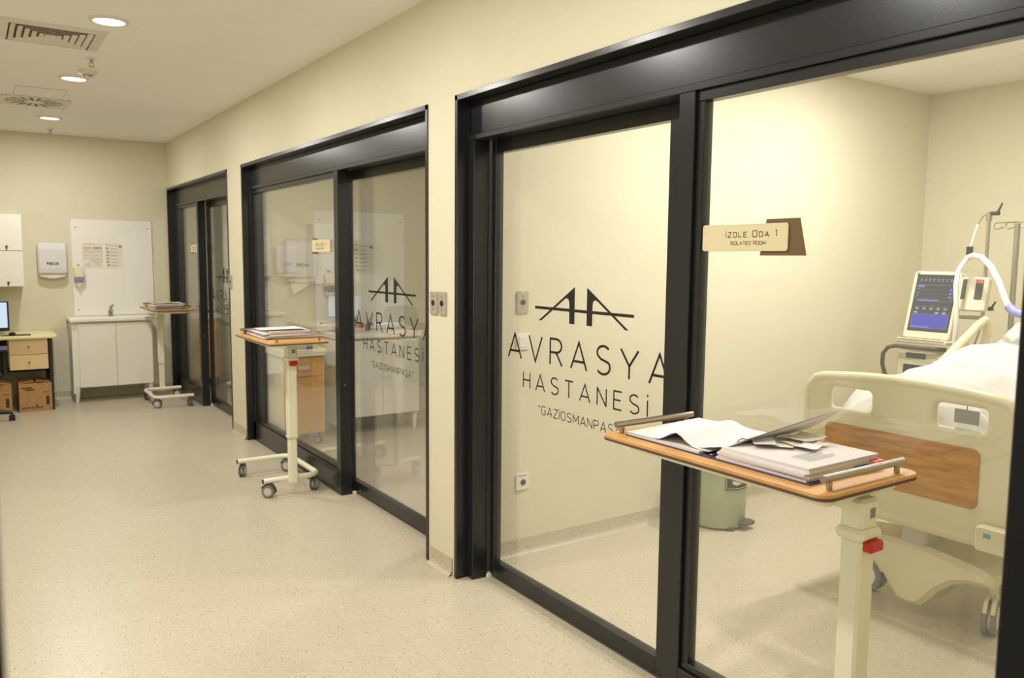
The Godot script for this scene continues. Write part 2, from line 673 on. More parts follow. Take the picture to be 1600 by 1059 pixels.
# ---------------------------------------------------------------- the setting
func shell() -> void:
	var fl := wall_piece("floor", [[Vector3(-3.5, -0.12, -10.85), Vector3(4.45, 0, 2.6)]], M.terrazzo, "speckled beige vinyl floor with fine weld seams")
	var b := Mb.new()
	b.span(Vector3(-0.4975, -0.001, -9.6), Vector3(-0.4915, 0.0004, -0.3))
	part("weld_seam", b, M.weld, fl)
	b = Mb.new()
	b.span(Vector3(-2.5, -0.001, -9.0), Vector3(-2.494, 0.0004, -0.3))
	part("weld_seam", b, M.weld, fl)
	b = Mb.new()
	b.span(Vector3(-0.4915, -0.001, -3.369), Vector3(0.0, 0.0004, -3.363))
	part("weld_seam", b, M.weld, fl)
	var c1 := CEIL + 0.14
	wall_piece("ceiling", [
		[Vector3(-3.5, CEIL, -10.85), Vector3(-1.69, c1, 2.6)], [Vector3(-1.19, CEIL, -10.85), Vector3(4.45, c1, 2.6)],
		[Vector3(-1.69, CEIL, -10.85), Vector3(-1.19, c1, -8.22)], [Vector3(-1.69, CEIL, -7.78), Vector3(-1.19, c1, -5.745)], [Vector3(-1.69, CEIL, -5.315), Vector3(-1.19, c1, 2.6)],
		[Vector3(-1.26, CEIL, -5.745), Vector3(-1.19, c1, -5.315)], [Vector3(-1.69, CEIL, -8.22), Vector3(-1.63, c1, -7.78)],
	], M.ceiling_paint, "plain off-white suspended ceiling")
	# corridor wall with three openings
	var x0 := 0.006
	var x1 := WALL_IN
	wall_piece("wall_right", [
		[Vector3(x0, 2.35, END), Vector3(x1, CEIL, 2.5)],
		[Vector3(x0, 0, -3.649), Vector3(x1, 2.35, -3.377)],
		[Vector3(x0, 0, -7.42), Vector3(x1, 2.35, -6.977)],
		[Vector3(x0, 0, -0.05), Vector3(x1, 2.35, 2.5)],
	], M.wall_paint, "cream painted corridor wall above and between the glazed rooms")
	wall_piece("wall_end", [[Vector3(-3.45, 0, END - 0.2), Vector3(WALL_IN, CEIL, END)]], M.wall_paint, "cream end wall behind the sink and desk")
	# opposite wall with a frosted window, which lights the front table and the floor beside it
	wall_piece("wall_left", [
		[Vector3(-3.45, 0, END), Vector3(-3.3, 0.9, 2.5)], [Vector3(-3.45, 2.3, END), Vector3(-3.3, CEIL, 2.5)],
		[Vector3(-3.45, 0.9, END), Vector3(-3.3, 2.3, -2.375)], [Vector3(-3.45, 0.9, -0.625), Vector3(-3.3, 2.3, 2.5)],
	], M.wall_paint)
	frosted_window(1, -1.5, WINDOW_LIGHT)
	wall_piece("wall_back", [[Vector3(-3.45, 0, 2.5), Vector3(4.4, CEIL, 2.6)]], M.wall_paint)
	wall_piece("wall_ward", [[Vector3(BACK, 0, -10.6), Vector3(BACK + 0.15, CEIL, 2.5)]], M.wall_paint, "cream back wall of the isolation rooms")
	wall_piece("wall_partition", [[Vector3(x1, 0, PART1 - 0.12), Vector3(BACK, CEIL, PART1)]], M.wall_paint, "cream partition wall with sockets beside the bed")
	wall_piece("wall_partition", [[Vector3(x1, 0, PART2 - 0.25), Vector3(BACK, CEIL, PART2)]], M.wall_paint, "cream partition wall behind the sink of the second room")
	wall_piece("wall_partition", [[Vector3(x1, 0, 0.05), Vector3(BACK, CEIL, 0.2)]], M.wall_paint)
	wall_piece("wall_partition", [[Vector3(0.0, 0, -10.75), Vector3(BACK + 0.15, CEIL, -10.6)], [Vector3(0.05, 0, -10.6), Vector3(WALL_IN, CEIL, END - 0.2)]], M.wall_paint, "cream wall behind the locker of the end room")
	# wall with the doorway the picture is taken through
	wall_piece("wall_near", [
		[Vector3(-3.3, 0, -0.44), Vector3(-2.0, CEIL, -0.32)],
		[Vector3(-0.84, 0, -0.44), Vector3(x0, CEIL, -0.32)],
		[Vector3(-2.0, 2.16, -0.44), Vector3(-0.84, CEIL, -0.32)],
	], M.wall_paint)
	var d := setting("door_1", "dark steel frame of an open doorway")
	b = Mb.new()
	b.span(Vector3(-2.03, 0, -0.45), Vector3(-1.9365, 2.16, -0.31), 0.003)
	part("jamb", b, M.door_steel, d)
	b = Mb.new()
	b.span(Vector3(-0.917, 0, -0.45), Vector3(-0.81, 2.16, -0.31), 0.003)
	part("jamb", b, M.door_steel, d)
	b = Mb.new()
	b.span(Vector3(-2.03, 2.10, -0.452), Vector3(-0.81, 2.19, -0.308), 0.003)
	part("head", b, M.door_steel, d)
	# coved skirting of the floor's own material
	skirting("baseboard_corridor", Vector3(x0, 0, -3.4), Vector3(x0, 0, -3.626), Vector3.LEFT)
	skirting("baseboard_corridor", Vector3(x0, 0, -6.99), Vector3(x0, 0, -7.41), Vector3.LEFT)
	skirting("baseboard_end", Vector3(-3.3, 0, END), Vector3(0.0, 0, END), Vector3.BACK)
	skirting("baseboard_room", Vector3(x1, 0, PART1), Vector3(BACK, 0, PART1), Vector3.BACK)
	skirting("baseboard_room", Vector3(x1, 0, PART2), Vector3(BACK, 0, PART2), Vector3.BACK)
	skirting("baseboard_room", Vector3(x1, 0, -10.6), Vector3(BACK, 0, -10.6), Vector3.BACK)
	skirting("baseboard_room", Vector3(BACK, 0, PART1), Vector3(BACK, 0, 0.05), Vector3.LEFT)


func frosted_window(n: int, z: float, energy: float) -> void:
	var o := setting("window_%d" % n)
	var b := Mb.new()
	for s in [-1.0, 1.0]:
		b.span(Vector3(-3.42, 0.9, z + s * 0.845 - 0.03), Vector3(-3.33, 2.3, z + s * 0.845 + 0.03), 0.004)
	for y in [0.93, 2.27]:
		b.span(Vector3(-3.42, y - 0.03, z - 0.875), Vector3(-3.33, y + 0.03, z + 0.875), 0.004)
	part("window_frame", b, M.laminate, o)
	b = Mb.new()
	b.span(Vector3(-3.39, 0.95, z - 0.82), Vector3(-3.37, 2.25, z + 0.82))
	part("window_pane", b, M.window_glow, o)
	var l := AreaLight3D.new()
	l.name = "window_light"
	l.area_size = Vector2(1.64, 1.3)
	l.light_color = Color(1.0, 1.0, 1.0)
	l.light_energy = energy
	l.area_range = 14.0
	l.shadow_enabled = true
	l.rotation.y = -PI / 2
	l.position = Vector3(-3.365, 1.6, z)
	o.add_child(l)


func skirting(called: String, a: Vector3, z: Vector3, face: Vector3) -> void:
	var b := Mb.new()
	var prof := [[0.004, 0.09], [0.004, 0.035]]
	for i in 5:
		var t := PI / 2 * (i + 1) / 5.0
		prof.append([0.004 + 0.03 * (1 - cos(t)), 0.035 - 0.0345 * sin(t)])
	var prev: Array = []
	var top := face * 0.0
	for p in prof:
		var off: Vector3 = face * p[0] + Vector3.UP * p[1]
		if prev.is_empty():
			b.quad(a + Vector3.UP * p[1] + top, a + off, z + off, z + Vector3.UP * p[1] + top)
		else:
			b.quad(prev[0], a + off, z + off, prev[1], true)
		prev = [a + off, z + off]
	var o := MeshInstance3D.new()
	o.name = numbered(called)
	o.mesh = b.done()
	o.material_override = M.terrazzo
	add_child(o)
	o.set_meta("kind", "structure")


# ---------------------------------------------------------------- glazed room fronts
const HF := 2.35


func bar(lo: Vector3, hi: Vector3, called: String, parent: Node3D, m: Material = null, bevel := 0.002) -> MeshInstance3D:
	var b := Mb.new()
	b.span(lo, hi, bevel)
	return part(called, b, m if m else M.frame_metal, parent)


func on_wall(x: float, y: float, z: float) -> Transform3D:
	return Transform3D(Basis(Vector3(0, 0, 1), Vector3(0, 1, 0), Vector3(-1, 0, 0)), Vector3(x, y, z))


# zf, zn: far and near side of the opening; m0, m1: the mullion; l0, l1: the sliding leaf; fixed pane on the far side or the near side
func unit(n: int, zf: float, zn: float, m0: float, m1: float, l0: float, l1: float, fixed_far: bool, centre: float, label: String) -> void:
	var d := setting("door_%d" % n, label)
	var c := 0.026
	bar(Vector3(0, 0, zf), Vector3(WALL_IN + 0.004, HF, zf + c), "casing", d)
	bar(Vector3(0, 0, zn - c), Vector3(WALL_IN + 0.004, HF, zn), "casing", d)
	bar(Vector3(0, HF - c, zf), Vector3(WALL_IN + 0.004, HF, zn), "casing", d)
	var a := zf + c
	var z := zn - c
	bar(Vector3(0.075, 2.167, a), Vector3(0.15, HF - c, z), "header", d, null, 0.003)
	bar(Vector3(0.056, 2.141, a), Vector3(0.15, 2.1655, z), "header_lip", d)
	# fixed light
	var f0 := a if fixed_far else m1
	var f1 := m0 if fixed_far else z
	bar(Vector3(0.058, 0, m0), Vector3(0.134 if fixed_far else 0.125, 2.141, m1), "mullion", d)
	bar(Vector3(0.058, 0, f0), Vector3(0.125, 0.165, f1), "bottom_rail", d)
	bar(Vector3(0.07, 0.165, f0), Vector3(0.115, 0.192, f1), "glazing_bead", d)
	bar(Vector3(0.07, 2.106, f0), Vector3(0.115, 2.141, f1), "glazing_bead", d)
	var edge := a if fixed_far else z - 0.05
	bar(Vector3(0.058, 0, edge), Vector3(0.125, 2.141, edge + 0.05), "stile", d)
	var s0 := f0 + (0.05 if fixed_far else 0.0)
	var s1 := f1 - (0.0 if fixed_far else 0.05)
	bar(Vector3(0.072, 0.192, s0), Vector3(0.112, 2.106, s0 + 0.032), "glazing_bead", d)
	bar(Vector3(0.072, 0.192, s1 - 0.032), Vector3(0.112, 2.106, s1), "glazing_bead", d)
	bar(Vector3(0.088, 0.185, s0 + 0.02), Vector3(0.096, 2.112, s1 - 0.02), "pane", d, M.glass, 0.0)
	# post on the side of the leaf
	if fixed_far:
		bar(Vector3(0.062, 0, z - 0.05), Vector3(0.15, 2.141, z), "post", d)
	else:
		bar(Vector3(0.062, 0, a), Vector3(0.15, 2.141, a + 0.05), "post", d)
	# sliding leaf in the plane behind
	var leaf := Node3D.new()
	leaf.name = "sliding_leaf"
	d.add_child(leaf)
	var sw := 0.034
	bar(Vector3(0.162, 0.012, l0), Vector3(0.206, 2.165, l0 + sw), "stile", leaf)
	bar(Vector3(0.162, 0.012, l1 - 0.06), Vector3(0.206, 2.165, l1), "stile", leaf)
	bar(Vector3(0.162, 0.012, l0 + sw), Vector3(0.206, 0.086, l1 - 0.06), "bottom_rail", leaf)
	bar(Vector3(0.162, 2.085, l0 + sw), Vector3(0.206, 2.165, l1 - 0.06), "top_rail", leaf)
	bar(Vector3(0.181, 0.08, l0 + 0.02), Vector3(0.189, 2.09, l1 - 0.045), "pane", leaf, M.glass, 0.0)
	# guide on the floor at the end of the leaf
	var g := m1 + 0.01 if fixed_far else a + 0.06
	bar(Vector3(0.135, 0, g), Vector3(0.158, 0.022, g + 0.018), "floor_guide", d, M.cream)
	var b := Mb.new()
	b.x = Transform3D(Basis.IDENTITY, Vector3(0.092, 0.745, m1))
	b.prism(Mb.disc(0.008, 12), 0.0, 0.002)
	part("lock", b, M.screw, d)
	# vinyl name of the hospital on the leaf's glass
	b = Mb.new()
	b.x = on_wall(0.1803, 0, centre)
	write(b, "AVRASYA", Vector2(-0.007, 1.1245), 0.115, 1.066, 0.0102)
	write(b, "HASTANESİ", Vector2(0, 0.994), 0.073, 0.828, 0.0069)
	write(b, "“GAZİOSMANPAŞA”", Vector2(0, 0.889), 0.0385, 0.58, 0.0038)
	part("lettering", b, M.vinyl, leaf)
	b = Mb.new()
	b.x = on_wall(0.1803, 0, centre)
	b.stroke([Vector2(-0.327, 1.3715), Vector2(0.327, 1.3715)], 0.0125)
	for s in [-1.0, 1.0]:
		var pier := PackedVector2Array([Vector2(0.041, 1.472), Vector2(0.298, 1.314), Vector2(0.279, 1.314), Vector2(0.108, 1.4185), Vector2(0.092, 1.4225), Vector2(0.081, 1.4155), Vector2(0.077, 1.40), Vector2(0.076, 1.314), Vector2(0.041, 1.314)])
		var q := PackedVector2Array()
		for p in pier:
			q.append(Vector2(p.x * s, p.y))
		b.prism(q, -0.0006, 0.0002)
	part("emblem", b, M.vinyl, leaf)


func room_sign(n: String, z0: float, flip: bool, label: String) -> void:
	var s := thing("room_sign", label, "sign", Vector3(0.0878, 1.606, z0), 0.0, "signs on the room fronts")
	var w := 0.335
	var b := Mb.new()
	b.x = on_wall(-0.004, 0, 0)
	var back: PackedVector2Array
	if flip:
		back = PackedVector2Array([Vector2(-0.02, 0.0), Vector2(0.09, 0.0), Vector2(0.075, 0.1105), Vector2(-0.008, 0.1105)])
	else:
		back = PackedVector2Array([Vector2(w - 0.106, 0.0), Vector2(w + 0.06, 0.0), Vector2(w + 0.034, 0.1105), Vector2(w - 0.085, 0.1105)])
	b.prism(back, -0.0035, 0.0005, 0.0008)
	part("backing", b, M.sign_brown, s, "brown slanted backing plate")
	b = Mb.new()
	b.x = on_wall(-0.0045, 0.0555, w / 2)
	b.prism(Mb.rounded(w, 0.084, 0.009), 0.001, 0.0065, 0.001)
	part("plate", b, M.sign_beige, s)
	b = Mb.new()
	b.x = on_wall(-0.0112, 0.0, w / 2)
	var sh := -0.03 if flip else 0.0
	write(b, "İZOLE ODA " + n, Vector2(0.03 + sh, 0.0555 + 0.002), 0.0185, 0.195, 0.003, 0.0, true, 0.8)
	write(b, "ISOLATED ROOM", Vector2(0.02 + sh, 0.0555 - 0.022), 0.0115, 0.135, 0.002, 0.0, true, 0.85)
	part("lettering", b, M.sign_letters, s)


func glazed_units() -> void:
	unit(2, -3.377, -0.05, -1.975, -1.905, -3.298, -2.06, false, -2.632, "dark framed glass front with sliding door of the room with the bed")
	unit(3, -6.977, -3.649, -5.055, -4.985, -5.115, -3.82, true, -4.462, "dark framed glass front with sliding door behind the second overbed table")
	unit(4, END + 0.004, -7.42, -8.865, -8.795, -8.88, -7.6, true, -8.243, "dark framed glass front with sliding door at the end of the corridor")
	room_sign("1", -1.871, false, "beige sign izole oda 1 with brown backing on the bed room glass")
	room_sign("2", -5.515, true, "beige sign izole oda 2 on the glass behind the second overbed table")
	room_sign("3", -9.235, true, "beige sign izole oda 3 on the glass by the end wall")


# ---------------------------------------------------------------- helpers for things
func nb(at: Vector3) -> Mb:
	var b := Mb.new()
	b.x = Transform3D(Basis.IDENTITY, -at)
	return b


# swivel castor: housing on the ground at a place of the parent, wheel turned by an angle
func castor(parent: Node3D, at: Vector3, r: float, width: float, turn: float, housing: Material, tyre: Material, disc: Material, rise: float) -> void:
	var t := Transform3D(Basis(Vector3.UP, turn), at)
	var b := Mb.new()
	b.x = t
	b.rod(Vector3(0, r * 1.9, r * 0.35), Vector3(0, rise, r * 0.35), r * 0.28)
	var arch := []
	for i in 9:
		var a := lerpf(-0.15, PI * 0.86, i / 8.0)
		arch.append(Vector3(0, r + sin(a) * r * 1.12, cos(a) * r * 1.12))
	for s in [-1.0, 1.0]:
		var pts := []
		for p in arch:
			pts.append(p + Vector3(s * width * 0.28, 0, 0))
		b.tube(pts, r * 0.13, 6)
	b.box(Vector3(0, r * 2.02, r * 0.35), Vector3(width * 0.8, r * 0.3, r * 0.9), r * 0.08)
	var c := part("castor", b, housing, parent)
	b = Mb.new()
	for s in [-1.0, 1.0]:
		b.x = t * Transform3D(Basis(Vector3.BACK, PI / 2), Vector3(s * width * 0.32 + width * 0.2, r, 0))
		b.lathe([Vector2(r * 0.6, 0), Vector2(r * 0.9, 0), Vector2(r, width * 0.08), Vector2(r, width * 0.32), Vector2(r * 0.9, width * 0.4), Vector2(r * 0.6, width * 0.4)], 22, false)
	part("tyre", b, tyre, c)
	b = Mb.new()
	b.x = t * Transform3D(Basis(Vector3.BACK, PI / 2), Vector3(width * 0.54, r, 0))
	b.lathe([Vector2(0, 0), Vector2(r * 0.62, 0), Vector2(r * 0.72, width * 0.06), Vector2(r * 0.72, width * 1.02), Vector2(r * 0.62, width * 1.08), Vector2(0, width * 1.1)], 22, false)
	part("hub", b, disc, c)


func downlight(at: Vector3, label: String, energy: float, group: String) -> void:
	var o := thing("downlight", label, "light", at, 0.0, group)
	var b := Mb.new()
	b.lathe([Vector2(0.079, -0.004), Vector2(0.082, -0.012), Vector2(0.094, -0.011), Vector2(0.101, -0.002), Vector2(0.101, 0.0)], 32)
	part("trim_ring", b, M.vent_white, o)
	b = Mb.new()
	b.lathe([Vector2(0, -0.006), Vector2(0.08, -0.006), Vector2(0.08, 0.0)], 32, false)
	part("lamp_glass", b, M.lamp_glow, o)
	var l := AreaLight3D.new()
	l.name = "lamp_light"
	l.area_size = Vector2(0.13, 0.13)
	l.light_color = LAMP_COLOR
	l.light_energy = energy
	l.area_range = 14.0
	l.shadow_enabled = true
	l.rotation.x = -PI / 2
	l.position = Vector3(0, -0.014, 0)
	o.add_child(l)


# ---------------------------------------------------------------- room 1: bed, ventilator, bin
const BED := Vector3(2.4, 0, -1.905)


func isolation_room_one() -> void:
	for p in [[1.43, -2.4, 1.0, "above the footboard of the bed"], [2.6, -2.5, 1.15, "above the cream wall beside the ventilator"], [2.5, -0.9, 0.4, "above the free side of the bed"]]:
		downlight(Vector3(p[0], CEIL, p[1]), "round ceiling downlight " + p[3], ROOM_LAMP * p[2], "downlights of the first isolation room")
	bed()
	bedding()
	patient()
	ventilator()
	drip_pole()
	waste_bin()


func bed() -> void:
	var o := thing("hospital_bed", "cream hospital bed with wood inlaid footboard behind the glass", "bed", BED)
	# footboard: a thick panel with two hand holes
	var outline := PackedVector2Array()
	for p in [Vector2(0.43, 0.47), Vector2(0.46, 0.50), Vector2(0.47, 0.56)]:
		outline.append(p)
	var tops := []
	for i in 25:
		var t := 1.0 - i / 12.0
		var y := 1.072 - 0.034 * t * t
		if absf(t) > 0.86:
			y -= 0.05 * pow((absf(t) - 0.86) / 0.14, 2.2)
		tops.append(Vector2(0.47 * t, y))
	for p in tops:
		outline.append(p)
	for p in [Vector2(-0.47, 0.56), Vector2(-0.46, 0.50), Vector2(-0.43, 0.47)]:
		outline.append(p)
	var b := nb(BED)
	b.x = b.x * on_wall(1.37, 0, BED.z)
	var cuts := [-0.246, 0.25]
	var holes := []
	for c in cuts:
		holes.append(Mb.rounded(0.25, 0.140, 0.045, 6, Vector2(c, 0.963)))
	var lims := [-1.0, cuts[0], cuts[1], 1.0]
	for i in 3:
		var slab := PackedVector2Array([Vector2(lims[i], 0), Vector2(lims[i + 1], 0), Vector2(lims[i + 1], 2), Vector2(lims[i], 2)])
		for piece in Geometry2D.intersect_polygons(outline, slab):
			var left := [piece]
			for h in holes:
				var next := []
				for q in left:
					next.append_array(Geometry2D.clip_polygons(q, h))
				left = next
			for q in left:
				b.prism(q, -0.045, -0.005, 0.0, cuts)
	var rim := []
	for p in outline:
		rim.append(Vector3(p.x, p.y, -0.025))
	b.tube(rim, 0.0255, 10, true)
	for h in holes:
		var ring := []
		for p in h:
			ring.append(Vector3(p.x, p.y, -0.025))
		b.tube(ring, 0.0225, 8, true)
	part("footboard", b, M.bed_cream, o)
	b = nb(BED)
	b.x = b.x * on_wall(1.37, 0, BED.z)
	b.prism(Mb.rounded(0.70, 0.245, 0.03, 6, Vector2(-0.01, 0.722)), -0.006, 0.0015, 0.001)
	part("wood_inlay", b, M.bed_wood, o, "light brown wood panel set into the footboard")
	b = nb(BED)
	b.x = b.x * on_wall(1.365, 0, BED.z)
	b.prism(Mb.rounded(0.13, 0.10, 0.014, 4, Vector2(0.43, 0.508)), 0.0, 0.05, 0.006)
	var box := part("control_box", b, M.bed_cream, o)
	b = nb(BED)
	b.x = b.x * on_wall(1.315, 0, BED.z)
	b.prism(Mb.rounded(0.028, 0.018, 0.003, 3, Vector2(0.412, 0.525)), 0.0, 0.001)
	part("button", b, mat("teal", Color8(60, 160, 160), 0.4), box, "small teal button")
	# chart board hung inside the footboard
	b = nb(BED)
	b.span(Vector3(1.4195, 0.932, -1.70), Vector3(1.4215, 0.99, -1.60), 0.0005)
	b.tube([Vector3(1.4205, 0.99, -1.65), Vector3(1.4205, 1.012, -1.65), Vector3(1.4205, 1.03, -1.645)], 0.002, 6)
	part("hanging_tag", b, M.print_grey, o, "grey printed tag")
	# mattress and its raised back
	b = nb(BED)
	b.span(Vector3(1.445, 0.66, -2.345), Vector3(2.40, 0.78, -1.465), 0.03)
	b.x = b.x * Transform3D(Basis(Vector3.BACK, deg_to_rad(25)), Vector3(2.34, 0.78, BED.z))
	b.span(Vector3(0.0, -0.12, -0.44), Vector3(1.1, 0.0, 0.44), 0.03)
	part("mattress", b, M.mattress, o)
	b = nb(BED)
	b.span(Vector3(1.43, 0.55, -2.30), Vector3(3.44, 0.652, -1.51), 0.008)
	b.span(Vector3(3.30, 0.51, -2.44), Vector3(3.46, 0.61, -1.37), 0.008)
	b.x = b.x * Transform3D(Basis(Vector3.BACK, deg_to_rad(25)), Vector3(2.34, 0.78, BED.z))
	b.span(Vector3(0.05, -0.155, -0.42), Vector3(1.08, -0.125, 0.42), 0.006)
	part("deck", b, M.bed_cream, o)
	b = nb(BED)
	b.span(Vector3(3.44, 0.55, -2.37), Vector3(3.485, 1.18, -1.44), 0.02)
	part("headboard", b, M.bed_cream, o)
	for x in [1.56, 3.1]:
		b = nb(BED)
		b.x = b.x * Transform3D(Basis(Vector3.RIGHT, -PI / 2), Vector3(x, 0.29, -1.888))
		b.prism(Mb.rounded(0.12, 0.118, 0.02), 0.0, 0.30)
		part("lift_column", b, M.pale_grey, o)
	# shield shaped covers over the two axles, joined by a beam
	var shield := PackedVector2Array()
	for p in [[0.0, 0.058], [0.05, 0.066], [0.085, 0.105], [0.13, 0.165], [0.19, 0.215], [0.25, 0.238], [0.345, 0.25], [0.35, 0.30], [0.30, 0.318], [0.1, 0.345], [0.0, 0.348]]:
		shield.append(Vector2(p[0], p[1]))
	for i in range(9, 0, -1):
		shield.append(Vector2(-shield[i].x, shield[i].y))
	for x in [1.48, 2.98]:
		b = nb(BED)
		b.x = b.x * on_wall(x, 0, -1.89)
		b.prism(shield, -0.26, 0.0, 0.022)
		part("axle_cover", b, M.bed_cream, o)
	b = nb(BED)
	b.span(Vector3(1.7, 0.17, -2.02), Vector3(3.05, 0.29, -1.76), 0.02)
	part("chassis_beam", b, M.bed_cream, o)
	var k := 0
	for p in [Vector3(1.64, 0, -2.165), Vector3(1.63, 0, -1.6), Vector3(3.12, 0, -2.165), Vector3(3.12, 0, -1.6)]:
		castor(o, p - BED, 0.078, 0.055, [3.05, 1.9, 0.6, 0.3][k], M.bed_cream, M.rubber, M.white, 0.27)
		k += 1
	# raised side rail beyond the patient, lowered one on the near side
	b = nb(BED)
	var loop := []
	for p in [[2.46, 0.90], [2.50, 0.955], [2.58, 1.015], [3.0, 1.232], [3.055, 1.25], [3.085, 1.225], [3.09, 1.15], [3.06, 1.10], [2.72, 0.92], [2.62, 0.86], [2.5, 0.85]]:
		loop.append(Vector3(p[0], p[1], -2.385))
	b.tube(loop, 0.024, 10, true)
	b.tube([Vector3(2.86, 1.15, -2.385), Vector3(2.92, 1.03, -2.385)], 0.018, 8)
	b.tube([Vector3(2.7, 0.92, -2.385), Vector3(2.7, 0.62, -2.36)], 0.016, 8)
	part("side_rail", b, M.bed_cream, o)
	b = nb(BED)
	loop = []
	for p in [[2.44, 0.52], [2.46, 0.70], [2.52, 0.735], [3.05, 0.735], [3.1, 0.70], [3.1, 0.52], [3.05, 0.49], [2.5, 0.49]]:
		loop.append(Vector3(p[0], p[1], -1.425))
	b.tube(loop, 0.024, 10, true)
	b.tube([Vector3(2.78, 0.49, -1.425), Vector3(2.78, 0.62, -1.47)], 0.016, 8)
	part("side_rail", b, M.bed_cream, o)


func bedding() -> void:
	var wr := FastNoiseLite.new()
	wr.seed = 5
	wr.frequency = 2.6
	wr.fractal_octaves = 3
	var keys := [[1.425, 0.90], [1.46, 1.00], [1.54, 1.055], [1.66, 1.092], [1.8, 1.098], [1.95, 1.08], [2.1, 1.10], [2.25, 1.125], [2.38, 1.158], [2.50, 1.182], [2.60, 1.17], [2.64, 1.12]]
	var across := [[-0.475, -0.42], [-0.475, -0.33], [-0.47, -0.24], [-0.455, -0.165], [-0.43, -0.115], [-0.39, -0.082], [-0.34, -0.06], [-0.28, -0.042], [-0.21, -0.022], [-0.14, -0.006], [-0.07, -0.012], [0, -0.022], [0.07, -0.012], [0.14, -0.006], [0.21, -0.02], [0.28, -0.04], [0.34, -0.06], [0.39, -0.085], [0.43, -0.12], [0.455, -0.17], [0.47, -0.24], [0.475, -0.33], [0.475, -0.42]]
	var rows := []
	var n := 46
	for i in n + 1:
		var x := lerpf(1.432, 2.64, i / float(n))
		var top := 1.0
		for k in keys.size() - 1:
			if x >= keys[k][0]:
				var t := smoothstep(0.0, 1.0, clampf((x - keys[k][0]) / (keys[k + 1][0] - keys[k][0]), 0, 1))
				top = lerpf(keys[k][1], keys[k + 1][1], t)
		var row := []
		for q in across:
			var fall: float = q[1]
			var nz := wr.get_noise_2d(x + absf(fall) * 0.6, q[0] * 1.3 + x * 0.5)
			var ridge := absf(wr.get_noise_2d(x * 0.8 - q[0] * 0.9 + 7.0, q[0] * 0.7 + x * 0.3))
			var foot: float = (1.0 - smoothstep(1.5, 1.85, x)) * maxf(0.0, absf(q[0]) - 0.1) * 0.42
			var y: float = top + fall * (1.0 - foot) - foot + nz * 0.034 - (0.05 * clampf(0.12 - ridge, 0, 1) / 0.12)
			var zz: float = q[0] * (1.0 + (0.03 * nz if absf(q[0]) > 0.4 else 0.0))
			row.append(Vector3(x, y, BED.z + zz))
		rows.append(row)
	var at := Vector3(2.1, 0.8, BED.z)
	var o := thing("blanket", "white quilted blanket drawn over the patient on the hospital bed", "blanket", at)
	var b := nb(at)
	b.sheet(rows, 0.012)
	part("cover", b, M.linen, o)
	at = Vector3(3.02, 1.09, BED.z)
	o = thing("pillow", "white pillow under the patient's head", "pillow", at)
	b = nb(at)
	b.x = b.x * Transform3D(Basis(Vector3.BACK, deg_to_rad(25)), Vector3(2.99, 1.125, BED.z))
	var pr := []
	for i in 15:
		var u := i / 7.0 - 1.0
		var r := []
		for j in 21:
			var v := j / 10.0 - 1.0
			var e := (1.0 - pow(absf(u), 3.0)) * (1.0 - pow(absf(v), 3.0))
			r.append(Vector3(u * 0.19, -0.01 + 0.07 * pow(maxf(e, 0.0), 0.5) - 0.03 * exp(-(v * v) * 9.0), v * 0.31))
		pr.append(r)
	b.sheet(pr, 0.03)
	part("pillowcase", b, M.linen, o)


